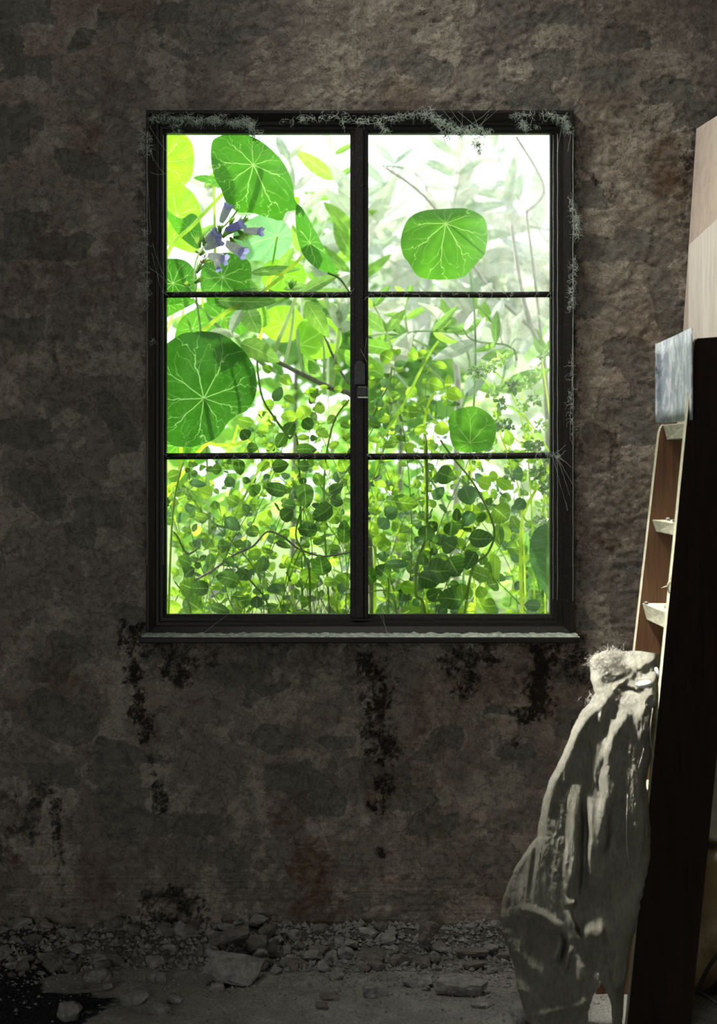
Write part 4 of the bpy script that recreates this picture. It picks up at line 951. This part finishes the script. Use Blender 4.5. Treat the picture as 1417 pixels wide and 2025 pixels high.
round_leaf(nc, [(895,815),(915,806),(940,804),(962,815),(978,832),(981,850),(976,875),(965,888),(935,895),(905,892),(892,875),(888,850),(886,832)], (929,876), .11, 'n_mid', (0,-.1), .10, .02, 9, 'vein', 'small round blue-green leaf above the lower right bar', seed=33)
nd = empty('nasturtium_plant', P(1100, 1400, .3), 'drooping nasturtium by the right jamb in the lower right pane', 'plant'); nd.location.z = GZ
stalk(nd, [(1110,1330,.2),(1120,1050,.2),(1085,1050,.12)], 5)
round_leaf(nd, [(1048,1070),(1060,1045),(1085,1035),(1120,1040),(1130,1100),(1125,1170),(1095,1200),(1075,1170),(1058,1140),(1047,1105)], (1085,1075), .10, 'o_teal', (.2,0), .10, .02, 7, 'vein', 'large blue-green leaf cut off by the right jamb', seed=35)

# --- long sage leaves
def blade(parent, base, tip, w, mat, fold=.25, bend=.10, name='leaf', rib=True, shape=1.0, wav=.0):
    """base and tip are (px, py, depth); w is the width in photo px"""
    A = P(*base); B = P(*tip); d = B-A; L = d.length; t = d.normalized()
    side = Vector((-t.z, 0, t.x)); side = (side+Vector((0, rnd.uniform(-.35,.35), 0))).normalized(); nr = t.cross(side).normalized()
    if nr.y > 0: nr = -nr
    n_ = 14; m_ = 4; v = []; f = []; uv = []; W_ = w/2000
    for i in range(n_+1):
        u = i/n_; hw = W_*(math.sin(math.pi*min(1, u**(.8*shape)))**.75)*(1+.04*math.sin(u*40)) + .0003
        c = A+d*u+nr*(bend*L*math.sin(math.pi*u))
        for k in range(-m_, m_+1):
            q = k/m_; uv.append((u, q)); v.append(c+side*(hw*q)-nr*(fold*hw*(abs(q)**1.3))*-1+nr*(wav*W_*math.sin(u*18+q*2)*abs(q)))
    k_ = 2*m_+1
    for i in range(n_):
        for k in range(k_-1): a = i*k_+k; f.append((a, a+1, a+k_+1, a+k_))
    o = mk(name, v, f, M[mat], parent, uv=uv)
    if False:
        g = Geo(); g.tube([A+d*(i/10)+nr*(bend*L*math.sin(math.pi*i/10)+.0006) for i in range(11)], max(.0004, w*.000018), .0003, 4, False)
        g.build('midrib', M['vein_dim' if 'pale' not in mat and 'white' not in mat else 'stem_sage'], o).matrix_parent_inverse = Matrix.Identity(4)
    return o
sg = empty('sage_bush', P(600, 1400, .4), 'sage bush with woody twigs and furry leaves behind the left panes', 'bush'); sg.location.z = GZ
for pts, w, w1, m in (([(740,1300,.5),(720,900,.42),(700,790,.36),(655,768,.34),(600,742,.33),(548,715,.32),(500,690,.32)], 15, 8, 'bark'),
                      ([(540,716,.33),(548,680,.31),(565,640,.3),(580,600,.28),(588,575,.26),(592,560,.25)], 9, 7, 'stem_sage'),
                      ([(560,724,.33),(570,690,.32),(578,640,.31),(580,600,.3)], 8, 5, 'stem_sage'), ([(600,742,.33),(592,700,.33),(588,650,.34)], 7, 5, 'stem_sage'),
                      ([(475,700,.28),(440,655,.27),(410,625,.27),(380,590,.27)], 8, 6, 'stem_sage'), ([(545,735,.31),(520,720,.27),(485,690,.26),(462,660,.26),(452,635,.26)], 9, 7, 'stem_sage'),
                      ([(655,768,.35),(665,700,.35),(672,640,.35),(668,590,.35)], 9, 7, 'stem_sage'), ([(640,750,.35),(640,690,.36),(632,668,.36)], 6, 4, 'stem_sage'), ([(640,660,.36),(665,720,.35),(690,760,.34)], 6, 5, 'bark')):
    stalk(sg, pts, w, m, w1, 'twig')
for b, t, w, m in (((475,678,.16),(553,716,.15),44,'sage'),((605,596,.20),(650,668,.18),38,'sage_lime'),((430,594,.17),(548,596,.16),34,'sage'),((510,650,.23),(516,600,.22),40,'sage_lime'),((490,612,.22),(514,660,.2),44,'sage'),
                   ((480,610,.2),(455,660,.2),24,'sage_pale'),((495,540,.19),(595,532,.2),20,'sage'),((590,585,.2),(672,543,.19),26,'sage'),((430,592,.22),(520,570,.2),18,'sage'),((600,592,.22),(690,575,.22),20,'sage'),
                   ((415,655,.2),(475,665,.2),18,'sage_pale'),((580,490,.27),(530,560,.26),22,'sage_lime'),((540,600,.26),(595,575,.25),16,'sage'),((560,572,.24),(620,566,.24),14,'sage'),
                   ((668,640,.34),(690,595,.34),26,'sage_pale'),((672,650,.34),(655,600,.34),26,'sage_pale'),((668,650,.35),(700,640,.35),24,'sage_pale'),((660,680,.35),(645,640,.35),24,'sage_pale'),((672,600,.34),(678,565,.34),16,'sage_pale'),
                   ((618,735,.34),(600,700,.33),28,'sage_lime'),((632,745,.34),(610,712,.33),26,'sage'),((520,710,.28),(560,700,.28),18,'sage_pale')):
    blade(sg, b, t, w, m)
for k in range(4):   # little rosette on a twig
    blade(sg, (575,572,.2), (563+8*k, 548+4*abs(k-1.5), .19), 9, 'sage', name='leaf', rib=False)

def sage_clump(label, spots, mats, y0, seed, root, big=1.0, stm='stem_sage'):
    r = random.Random(seed); t = empty('sage_bush', P(root[0], 1500, y0), label, 'bush'); t.location.z = GZ
    f0 = spots[0]; stalk(t, [(root[0], 1340, y0), (root[0]+30, 1050, y0), ((root[0]+f0[0])/2, (1000+f0[1])/2, y0), (f0[0], f0[1], y0)], 6, stm, 5, 'twig')
    for (x0, yb, x1, yt, w) in spots:
        y = y0+r.uniform(-.12, .12); n_ = 6
        pts = [(x0+(x1-x0)*u+26*math.sin(u*4+x0), yb+(yt-yb)*u+14*math.sin(u*5+yb), y) for u in [k/n_ for k in range(n_+1)]]
        stalk(t, pts, w*.8, stm, w*.4, 'twig')
        L = math.hypot(x1-x0, yt-yb); k = 0; s = 0.12
        while s < 1.0:
            i = min(n_-1, int(s*n_)); fr = s*n_-i; cx = pts[i][0]+(pts[i+1][0]-pts[i][0])*fr; cy = pts[i][1]+(pts[i+1][1]-pts[i][1])*fr
            da = math.atan2(yt-yb, x1-x0)
            for sg_ in (-1, 1):
                if r.random() < .15: continue
                a = da+sg_*r.uniform(.35, 1.2); ln = r.uniform(55, 125)*(1-.35*s)*big
                blade(t, (cx, cy, y), (cx+math.cos(a)*ln, cy+math.sin(a)*ln+r.uniform(0,18), y+r.uniform(-.06,.06)), ln*r.uniform(.24,.42), r.choice(mats), rib=False, bend=r.uniform(-.12,.16))
            s += r.uniform(.10, .17)*min(1.6, 260/L)
    return t
sage_clump('pale silvery sage bush behind the upper right pane', [(700,640,790,300,9),(860,700,760,400,8),(1120,560,990,290,10),(900,760,980,420,9),(1020,760,900,330,8),(860,640,740,560,8),(1060,620,930,560,8),(1120,640,1090,480,8),(940,500,880,290,6),(1020,690,1040,520,9),(730,600,735,380,8),(760,330,860,400,10),(1090,470,980,380,9),(1100,560,960,520,9),(760,520,860,600,8)],
           ['sage_white','sage_white','sage_pale'], 1.5, 12, (1000,), 1.35, 'stem_white')
sage_clump('pale green sage behind the middle right pane', [(760,760,735,590,8),(850,760,820,600,9),(905,800,900,620,9),(980,780,960,610,8),(850,700,740,650,8),(1060,760,1080,640,9),(1000,720,940,640,7),(740,700,860,640,7)],
           ['sage_pale','sage','sage_white','sage_lime'], .46, 14, (860,))
sage_clump('pale sage shoots behind the upper left pane near the mullion', [(650,640,690,440,8),(620,640,640,300,8),(690,640,680,330,7),(560,560,600,290,7),(400,520,380,300,6)],
           ['sage_pale','sage_white','sage_lime'], 1.0, 16, (650,), 1.2, 'stem_white')
fl = empty('fallen_twig', P(1060, 760, .5), 'bare grey trunk and twigs standing behind the right panes', 'tree'); fl.location.z = GZ
for pts, w, w1, m in (([(900,1330,.75),(902,900,.75),(906,790,.75),(900,700,.76),(892,620,.78)], 20, 12, 'bark_pale'), ([(1090,1330,.6),(1085,900,.6),(1075,720,.6),(1052,650,.6),(1032,580,.62),(1010,440,.66)], 18, 9, 'bark_pale'),
                      ([(1052,650,.6),(960,560,.62),(850,400,.66),(760,330,.7)], 10, 6, 'bark_pale'), ([(1040,420,.6),(1075,370,.62),(1020,270,.62)], 9, 6, 'bark_pale'), ([(1075,720,.6),(1058,560,.62),(1040,420,.6)], 9, 6, 'bark_pale')):
    stalk(fl, pts, w, m, w1, 'branch')
fl.name = 'bare_tree'

# --- oregano
def leaf_mesh(name, mat, wr, seed):
    """unit leaf: grows along +X from the origin, faces +Z"""
    r = random.Random(seed); n_ = 9; m_ = 2; v = []; f = []; uv = []; k_ = 2*m_+1
    for i in range(n_+1):
        u = i/n_; hw = .5*wr*(math.sin(math.pi*(u**.78))**.62 if 0 < u < 1 else 0)+.006
        for k in range(-m_, m_+1):
            q = k/m_; uv.append((u, q)); v.append((.12+.88*u, hw*q, .16*hw*abs(q)+.14*math.sin(math.pi*u)*(1 if seed % 2 else -.6)+.02*math.sin(u*12+q*3)))
    for i in range(n_):
        for k in range(k_-1): a = i*k_+k; f.append((a, a+1, a+k_+1, a+k_))
    b = len(v); v += [(0,-.012,0),(0,.012,0),(.14,.014,.01),(.14,-.014,.01)]; f.append((b, b+3, b+2, b+1)); uv += [(0, 0)]*4
    m = bpy.data.meshes.new(name); m.from_pydata(v, [], f); m.polygons.foreach_set('use_smooth', [True]*len(f)); set_uv(m, uv); m.materials.append(M[mat]); m.update()
    return m
OM = {t: [leaf_mesh('leaf', 'o_'+t, w, i) for i, w in enumerate((.62, .74, .86))] for t in ('dark','mid','lime','teal')}
SMALL = Vector((0,0,0))
def put_leaf(parent, base, direc, normal, size, tone, r, wide=1.0):
    x = direc.normalized(); z = (normal-x*normal.dot(x)); z = z.normalized() if z.length > 1e-4 else x.orthogonal().normalized(); y = z.cross(x)
    o = bpy.data.objects.new('leaf', r.choice(OM[tone])); COL.objects.link(o); o.parent = parent
    mt = Matrix((x*size, y*size*wide, z*size)).transposed().to_4x4(); mt.translation = base-parent.location
    o.matrix_local = mt; return o
TONEW = ['mid']*4+['lime']*4+['dark']*2+['teal']*2
def sprig(bush, pts, size, r, tones=TONEW, w=3.2, gap=26, mat='stem'):
    """pts: (px, py, depth) from root to tip; opposite leaf pairs along the stem"""
    w3 = spline([P(*p) for p in pts], 10); g = Geo(); g.tube(w3, w/2000, w/5000, 6); g.build('stem', M[mat], bush)
    acc = 0; k = 0; n_ = len(w3); L = sum((w3[i+1]-w3[i]).length for i in range(n_-1)); run = 0
    for i in range(n_-1):
        seg = (w3[i+1]-w3[i]); acc += seg.length; run += seg.length
        if acc >= gap/1000 and w3[i].z > .60:
            acc = 0; k += 1; fr = run/L; t = seg.normalized(); a0 = (k % 2)*math.pi/2+r.uniform(-.5,.5)
            o1 = t.orthogonal().normalized(); o2 = t.cross(o1)
            for s_ in (0, math.pi):
                if r.random() < .1: continue
                d = (o1*math.cos(a0+s_)+o2*math.sin(a0+s_))+t*r.uniform(.1,.9); sz = size*(1-.55*fr**2)*r.uniform(.7,1.25)
                nr = (Vector((0,-1,.35)) if r.random() < .55 else Vector((0,-.2,1)))+Vector((r.gauss(0,.5), r.gauss(0,.3), r.gauss(0,.4)))
                put_leaf(bush, w3[i], d, nr, sz/1000, r.choice(tones), r)
    for s_ in range(4):
        a = s_*math.pi/2; o1 = seg.orthogonal().normalized(); o2 = seg.normalized().cross(o1)
        put_leaf(bush, w3[-1], (o1*math.cos(a)+o2*math.sin(a))+seg.normalized()*.9, Vector((r.gauss(0,.4),-1,.6)), size*.45/1000, r.choice(['lime','mid']), r)

EXPL = """391,956,36,18,10,t 405,972,34,22,20,l 426,999,19,22,80,m 376,1004,25,17,0,t 402,1021,34,18,10,m 460,990,30,28,30,m 460,1036,40,30,40,t 413,1072,32,28,-60,m 454,953,26,24,0,t 473,1015,26,24,0,m 503,996,22,20,0,m
499,1053,30,24,0,m 524,1024,40,32,-60,l 544,967,50,33,15,d 603,980,54,38,85,d 573,999,26,20,10,d 568,1018,32,28,-40,d 608,1048,42,28,5,d 637,1013,50,42,-35,d 556,1061,44,16,-40,m 560,1078,34,12,20,d
635,1117,46,36,80,d 610,1143,48,32,95,m 676,1156,34,32,30,m 680,1051,50,30,90,d 503,1096,30,28,0,l 450,1145,52,38,15,d 395,1163,38,34,0,d 372,1160,40,34,20,m 381,1198,48,42,30,m 340,1200,32,30,70,l 441,1078,22,20,0,d 451,1110,26,14,0,d
478,1191,50,38,-15,m 507,1190,26,24,90,d 508,1169,20,14,0,m 543,1164,36,18,-10,t 435,1204,44,16,20,d 365,1109,32,26,30,d 416,1105,24,16,-80,d 391,1118,16,16,0,d 473,924,34,26,80,d 429,928,20,18,0,d 487,950,16,16,0,d 503,969,24,22,40,d 554,921,36,22,-10,d 600,921,24,20,0,d 521,921,30,22,-30,m 664,966,34,26,-30,d 629,947,30,26,70,m
345,940,30,20,-20,m 352,1060,26,22,0,l 345,1130,24,18,40,l 430,1160,22,18,0,l 500,1120,30,24,0,l 470,1075,24,20,0,m 590,1100,30,14,-30,m 530,1090,24,14,10,m 640,920,26,16,30,m 675,925,26,18,-20,l 560,1120,20,12,0,l 660,1190,26,16,60,l 650,1150,22,16,0,m
881,940,38,36,20,d 924,980,42,36,70,t 800,994,60,36,8,m 773,1013,30,24,-30,t 730,986,30,16,80,l 744,1009,24,14,20,l 843,1055,34,30,90,d 867,975,34,24,-50,t 903,1018,28,20,90,d 908,1037,20,18,0,d 925,1026,36,22,-60,t 951,1064,52,46,0,d
986,1058,44,24,85,m 997,1051,40,24,80,l 990,1016,40,38,40,m 1017,1032,30,24,60,m 1027,997,28,24,-50,t 887,1077,32,30,30,d 871,1128,54,44,0,d 897,1121,44,40,60,d 848,1147,46,38,20,d 805,1100,24,20,20,d 783,1115,52,20,0,t 755,1131,36,34,40,d 808,1161,36,24,10,l
837,1107,24,16,90,d 930,1109,44,24,-60,d 948,1135,44,28,20,m 978,1123,58,26,90,l 890,1185,54,42,5,d 914,1170,36,28,80,m 854,1177,26,20,-30,d 898,1155,20,18,0,d 951,1170,26,24,60,l 967,1198,30,26,0,m 1013,1083,24,24,0,m 995,956,36,20,30,l 957,955,32,30,20,l 975,942,20,20,0,l 1024,937,22,22,0,t 1052,1197,34,20,5,t
808,814,42,20,5,m 816,703,24,16,20,l 763,706,28,28,30,m 792,719,28,12,-10,t 836,696,16,10,0,l 871,723,30,14,20,l 860,762,38,26,20,l 887,752,24,14,85,l 898,780,34,26,20,l 814,776,26,20,50,l 835,793,24,20,-40,m 760,757,22,20,40,t 732,760,20,14,80,m 749,796,24,20,40,t 808,884,26,20,-30,l 795,866,30,14,20,m 873,847,30,24,85,l 740,839,28,14,15,d 1005,865,36,24,80,l 1045,879,24,18,-20,t
549,779,34,24,-60,t 571,824,36,22,0,l 599,815,30,26,60,l 574,847,30,24,-60,d 608,839,28,24,40,d 555,871,36,20,-60,d 528,729,24,20,30,m 565,753,32,22,40,l 614,775,28,14,-5,l 632,806,28,16,80,l 573,791,30,14,30,m 485,833,34,16,15,m 484,859,24,20,50,d 499,886,24,20,0,d 605,889,46,20,0,d 667,729,18,18,0,m 639,765,20,10,0,l 682,797,16,16,0,l 682,842,22,14,30,m 640,860,24,14,10,l 660,880,24,14,-30,m 530,800,26,18,10,l 520,850,24,16,-20,l 600,865,26,14,0,m 655,830,24,16,-40,m 668,770,18,14,0,m 740,870,26,14,20,l 770,880,30,16,-10,m 760,830,24,16,-30,l 780,780,24,16,30,m 850,880,24,18,0,l 830,850,28,16,-50,l"""
TN = {'t': 'teal', 'l': 'lime', 'm': 'mid', 'd': 'dark'}
BUSH = []
def bush(label, px, y): 
    b = empty('oregano_bush', P(px, 1500, y), label, 'bush'); b.location.z = GZ; return b
bl = bush('oregano bush with big dark leaves pressed near the lower left pane', 450, .25)
bc = bush('oregano bush behind the mullion, reaching up into the middle left pane', 620, .3)
br = bush('oregano bush with dark round leaves filling the lower right pane', 880, .25)
bt = bush('oregano shoots rising just right of the mullion in the middle pane', 780, .3)
er = random.Random(99)
for tok in EXPL.split():
    a = tok.split(','); px, py, L, wd, ang = [float(q) for q in a[:5]]; tone = TN[a[5]]
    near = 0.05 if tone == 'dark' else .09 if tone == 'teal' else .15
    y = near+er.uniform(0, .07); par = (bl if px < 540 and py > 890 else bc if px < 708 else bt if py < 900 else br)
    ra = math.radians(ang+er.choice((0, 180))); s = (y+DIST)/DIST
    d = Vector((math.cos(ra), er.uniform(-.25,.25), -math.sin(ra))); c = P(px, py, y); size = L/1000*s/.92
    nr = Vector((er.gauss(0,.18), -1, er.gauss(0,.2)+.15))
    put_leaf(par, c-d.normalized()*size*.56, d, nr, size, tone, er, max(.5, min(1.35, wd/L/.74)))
def st(b, pts, w, mat='stem'): 
    g = Geo(); g.tube(spline([P(*p) for p in pts], 8), w/2000, w*.7/2000, 7); g.build('stem', M[mat], b)
st(br, [(850,1330,.2),(838,1200,.12),(822,1175,.11),(825,1110,.11),(842,1060,.11),(844,980,.11),(843,890,.12),(840,860,.14)], 7)
st(br, [(900,1330,.25),(920,1200,.2),(935,1122,.13),(962,1096,.13),(977,1058,.13),(968,1018,.13),(935,955,.14),(895,905,.15),(870,870,.16)], 6)
st(br, [(1030,1330,.2),(1031,1210,.15),(1029,1100,.15),(1034,1020,.15),(1070,950,.16),(1085,920,.17)], 8, 'stem_lime')
st(br, [(1034,1020,.15),(1040,1030,.14),(1060,1040,.14)], 5, 'stem_lime')
st(br, [(770,1330,.25),(768,1200,.2),(768,1150,.14),(760,1135,.13)], 4)
st(br, [(785,1260,.25),(780,1190,.2),(760,1168,.15),(725,1172,.15)], 4)
st(bl, [(330,1330,.2),(336,1120,.14),(342,1010,.13),(352,950,.13),(362,915,.14)], 5)
st(bl, [(400,1330,.25),(395,1180,.2),(440,1080,.16),(470,1010,.15),(500,950,.14),(530,900,.14),(545,880,.15)], 6, 'stem_lime')
st(bl, [(380,1150,.16),(420,1128,.14),(462,1098,.14),(500,1080,.14),(528,1052,.15),(560,1062,.15),(590,1085,.16),(640,1100,.16),(700,1090,.17)], 5, 'bark')
st(bl, [(540,1300,.2),(530,1200,.18),(505,1160,.15),(465,1118,.15)], 5)
st(bl, [(380,1300,.2),(375,1200,.18),(345,1150,.15)], 4)
st(bl, [(395,1080,.14),(370,1095,.13),(350,1060,.13),(340,1050,.14)], 5)
st(bt, [(740,1330,.35),(745,900,.25),(760,860,.2),(800,795,.18),(830,735,.18),(852,695,.18),(866,675,.19)], 7, 'stem_lime')
st(bt, [(845,1330,.3),(840,900,.22),(838,850,.2),(846,800,.2),(862,775,.2)], 7, 'stem_lime')
st(bt, [(730,840,.25),(752,790,.2),(768,760,.2),(775,725,.2)], 5)
st(bc, [(600,1330,.35),(590,900,.22),(570,865,.18),(545,830,.18),(520,790,.18),(510,740,.19),(508,700,.2)], 6)
st(bc, [(660,1330,.3),(640,1000,.25),(655,850,.2),(690,790,.2)], 5)
st(bc, [(612,1300,.3),(612,1140,.12),(600,1095,.14),(585,1060,.15),(592,1020,.14),(603,1000,.12)], 5)
r1 = random.Random(21)
def fill(b, n, x0, x1, ytop, y0, y1, size, tones=TONEW, jitter=70):
    for k in range(n):
        px = r1.uniform(x0, x1); y = r1.uniform(y0, y1); top = ytop(px)+r1.uniform(0, 130); bx = px+r1.gauss(0, jitter*2.2)
        sprig(b, [(bx, 1330, y), ((bx*2+px)/3+r1.gauss(0,45), 1330-(1330-top)*.45, y+r1.gauss(0,.03)), ((bx*.4+px*1.6)/2+r1.gauss(0,45), 1330-(1330-top)*.85, y+r1.gauss(0,.03)), (px, top, y+r1.gauss(0,.04))], size*1.22*r1.uniform(.8,1.2), r1, tones, 2.5)
fill(bl, 9, 330, 560, lambda x: 900, .14, .30, 34)
fill(bc, 10, 480, 700, lambda x: 760, .18, .34, 28)
fill(bt, 9, 725, 900, lambda x: 700, .20, .34, 28)
fill(br, 9, 740, 1090, lambda x: 900, .16, .32, 34)
b2 = bush('lighter oregano growing behind the front bushes at the left', 420, .5); fill(b2, 10, 300, 620, lambda x: 930 if x < 480 else 800, .38, .6, 30, ['lime']*4+['mid']*3)
b3 = bush('lighter oregano growing behind the front bushes in the centre', 700, .5); fill(b3, 10, 560, 860, lambda x: 740, .38, .6, 27, ['lime']*4+['mid']*3+['teal'])
b4 = bush('lighter oregano growing behind the front bushes at the right', 980, .5); fill(b4, 10, 840, 1120, lambda x: 820, .36, .6, 28, ['lime']*4+['mid']*3+['teal'])

# --- flowering thyme at the right
th = empty('thyme_plant', P(1050, 1400, .22), 'thyme with small white flowers by the right jamb', 'plant'); th.location.z = GZ
tr = random.Random(3)
for (px, py, n) in ((965,725,26),(990,712,16),(940,735,20),(1010,765,26),(975,775,18),(1040,760,18),(1060,735,12),(990,800,18),(1030,800,22),(1060,790,16),(1000,840,20),(980,838,22),(1070,840,14),(1060,880,22),(1075,905,20),(1010,938,18),(1065,935,22),(1078,960,18),(1068,1035,22),(1060,1060,16),(1085,1075,12),(1080,700,10),(1075,1000,12)):
    y = tr.uniform(.12, .20); g = Geo(); gf = Geo(); c = P(px, py, y)
    for k in range(int(n*1.9)):
        d = Vector((tr.gauss(0,1), tr.gauss(0,1), tr.gauss(0,1))).normalized(); q = c+d*tr.uniform(.001,.012); sz = tr.uniform(.007,.013)
        u = d.orthogonal().normalized()*sz*.5; w_ = d.cross(u); tip = q+d*sz
        g.add([q, q+u+d*sz*.5, tip, q-u+d*sz*.5], [(0,1,2,3)])
        if tr.random() < .35 and py > 715:
            q2 = q+d*.004
            for a in range(4): e = (u*math.cos(a*1.57)+w_*math.sin(a*1.57))*.7; e2 = (u*math.cos(a*1.57+.8)+w_*math.sin(a*1.57+.8))*.7; gf.add([q2, q2+e+d*.001, q2+(e+e2)*.8, q2+e2+d*.001], [(0,1,2,3)])
    fo = g.build('flower_head', M['o_teal' if tr.random() < .6 else 'o_mid'], th, False)
    if gf.v: gf.build('petals', M['petal_white'], fo, False).matrix_parent_inverse = Matrix.Identity(4)
for pts in ([(1060,1330,.2),(1050,1000,.2),(1035,850,.2),(1000,760,.2),(965,725,.2)], [(1080,1330,.2),(1075,1100,.2),(1068,1035,.2),(1075,960,.2),(1060,880,.2),(1030,800,.2),(1040,760,.2)],
            [(1040,1330,.24),(1030,1000,.23),(985,845,.22),(975,775,.22),(940,735,.22)], [(1090,1200,.2),(1070,930,.2),(1020,870,.2),(985,838,.2)], [(1090,900,.22),(1050,840,.2),(1020,810,.2),(1000,800,.2)], [(1092,860,.2),(1070,700,.22)]):
    stalk(th, pts, 4, 'stem_lime', 2.5)

# --- lilac flower spike
fs = empty('catmint_flower', P(400, 1400, .08), 'lilac catmint flower spike in the upper left pane', 'flower'); fs.location.z = GZ
fr_ = random.Random(8)
stalk(fs, [(420,1330,.25),(412,1000,.22),(400,700,.14),(388,590,.09),(384,540,.08),(394,500,.075),(425,465,.07),(452,438,.07),(470,415,.07)], 4.5, 'stem_sage', 3)
def calyx(px, py, ang, ln, n=6, spread=.35):
    g = Geo(); c = P(px, py, .068)
    for k in range(n):
        a = math.radians(ang)+spread*(k/(n-1)-.5)*2; b = c+Vector((math.cos(a), fr_.uniform(-.4,.1), math.sin(a))).normalized()*ln/1000
        g.tube([c, c.lerp(b, .5)+Vector((0,-.001,0)), b], .0026, .0002, 5, False)
    g.build('calyx', M['calyx'], fs)
def floret(px, py, ang, ln, w, dark):
    a = math.radians(ang); d = Vector((math.cos(a), -.25, math.sin(a))).normalized(); c = P(px, py, .060); u = d.cross(Vector((0,1,0))).normalized(); w_ = d.cross(u)
    g = Geo(); n_ = 10; v = []; f = []; st_ = [(0,.26),(.2,.40),(.5,.50),(.75,.52),(.9,.55)]
    for t, r_ in st_:
        for k in range(n_): b = 2*math.pi*k/n_; v.append(c+d*ln/1000*t+(u*math.cos(b)+w_*math.sin(b))*r_*w/1000)
    for i in range(len(st_)-1):
        for k in range(n_): k2 = (k+1) % n_; f.append((i*n_+k, i*n_+k2, (i+1)*n_+k2, (i+1)*n_+k))
    tube_ = mk('floret', v, f, M['petal_pale' if not dark else 'petal'], fs)
    g = Geo()
    for k in range(5):   # ruffled lobes
        b = 2*math.pi*k/5+.3; e = u*math.cos(b)+w_*math.sin(b); s_ = d.cross(e); p0 = c+d*ln/1000*.86+e*.40*w/1000; R = w/1000*.5
        pts = [p0-s_*R*.6, p0+s_*R*.6, p0+s_*R*.8+d*R*.9+e*R*.25, p0+s_*R*.2+d*R*1.3+e*R*.7, p0-s_*R*.3+d*R*1.15+e*R*.6, p0-s_*R*.8+d*R*.8+e*R*.3]
        g.add(pts, [(0,1,2,3,4,5)])
    g.build('petals', M['petal'], tube_, True).matrix_parent_inverse = Matrix.Identity(4)
for a in ((465,448,40,28,7),(430,470,120,26,6),(412,480,150,22,5),(435,462,90,24,6),(455,470,-60,24,6),(452,462,35,26,7),(462,470,0,22,6),(455,445,70,22,6),(395,490,100,34,6),(402,486,75,28,5),(470,455,-45,34,7),(478,440,38,20,6),(486,452,-60,26,6),(448,478,-25,26,6),(392,500,150,10,4),(395,505,40,18,5),(388,540,60,36,6),(384,560,30,26,5),(398,520,20,24,5),(440,470,50,30,6),(375,565,140,14,4)):
    calyx(*a)
for a in ((446,456,20,34,15,True),(482,456,-5,34,14,False),(405,492,25,32,15,False),(412,505,-15,32,17,False),(448,482,-30,36,19,False),(437,440,65,34,15,False),(408,478,40,22,18,False),(425,512,-70,22,10,False)):
    floret(a[0], a[1], a[2], a[3]*1.05, a[4]*1.1, a[5])
g = Geo()
for k in range(14):
    p = P(405+fr_.gauss(0,5), 512+fr_.gauss(0,5), .062); g.tube([p, p+Vector((fr_.gauss(0,.004), -.002, fr_.gauss(0,.004)))], .0012, .0004, 4)
g.build('withered_floret', M['orange'], fs)

# --- dry twiggy tuft low by the mullion
g = Geo(); dr = random.Random(6)
for k in range(150):
    px = dr.gauss(625, 34); y = dr.uniform(.2,.34); h = dr.uniform(40,130); lean = dr.gauss(0,30)
    g.tube(spline([P(px, 1300, y), P(px+lean*.3+dr.gauss(0,8), 1300-h*.6, y+.01), P(px+lean, 1300-h-30, y+dr.gauss(0,.02))], 4), .0010, .0004, 3, False)
dt = g.build('dry_stalks', M['bark']); tag(dt, 'tangle of dry grey stalks at the foot of the bushes left of the mullion', 'dry plant', None, 'stuff')
# --- soft leafy masses further off
def leafy_mass(name, label, cat, c, rx, ry, rz, n, size, mats, seed, gap=.0):
    r = random.Random(seed); t = empty(name, (c[0], c[1], GZ-.1), label, cat)
    g0 = Geo(); g0.tube([(c[0], c[1], GZ-.12), (c[0]+.02, c[1], c[2])], .012, .006, 7); g0.build('trunk', M['bark'], t)
    for mi, mat in enumerate(mats):
        g = Geo()
        for k in range(n//len(mats)):
            d = Vector((r.gauss(0,1), r.gauss(0,1), r.gauss(0,1))).normalized()*(r.random()**.4); q = Vector((c[0]+d.x*rx, c[1]+d.y*ry, c[2]+d.z*rz))
            if q.z < GZ-.05: continue
            a = Vector((r.gauss(0,1), r.gauss(0,1), r.gauss(0,.7))).normalized(); s_ = a.orthogonal().normalized(); w_ = a.cross(s_); an = r.uniform(0,6.28); s_ = s_*math.cos(an)+w_*math.sin(an); L = size*r.uniform(.6,1.3)
            g.add([q, q+a*L*.35+s_*L*.28, q+a*L*.7+s_*L*.2, q+a*L, q+a*L*.7-s_*L*.2, q+a*L*.35-s_*L*.28], [(0,1,2,3,4,5)])
        o = g.build('foliage', M[mat], t, False); o['kind'] = 'stuff'
leafy_mass('garden_shrub', 'blurred green shrub beyond the upper right pane, left part', 'shrub', (.12,2.1,1.30), .22,.2,.28, 420, .10, ['far_green','far_green','n_deep'], 1)
leafy_mass('garden_shrub', 'blurred green shrub beyond the upper left pane', 'shrub', (-.22,2.3,1.50), .30,.25,.35, 420, .10, ['far_green','far_pale'], 2)
leafy_mass('garden_shrub', 'pale blurred shrub beyond the right panes', 'shrub', (.62,2.4,1.15), .40,.3,.45, 460, .10, ['far_pale','sage_white'], 3)
leafy_mass('garden_shrub', 'bright blurred shrub beyond the middle left pane', 'shrub', (-.62,1.7,1.05), .38,.3,.40, 460, .10, ['far_green','n_lime'], 4)
leafy_mass('garden_shrub', 'low bright shrub beyond the mullion', 'shrub', (-.02,2.9,.90), .42,.25,.35, 420, .09, ['far_green','n_lime'], 5)
leafy_mass('garden_shrub', 'low bright shrub beyond the lower right pane', 'shrub', (.62,1.35,.62), .30,.2,.20, 360, .09, ['far_green','n_lime'], 6)
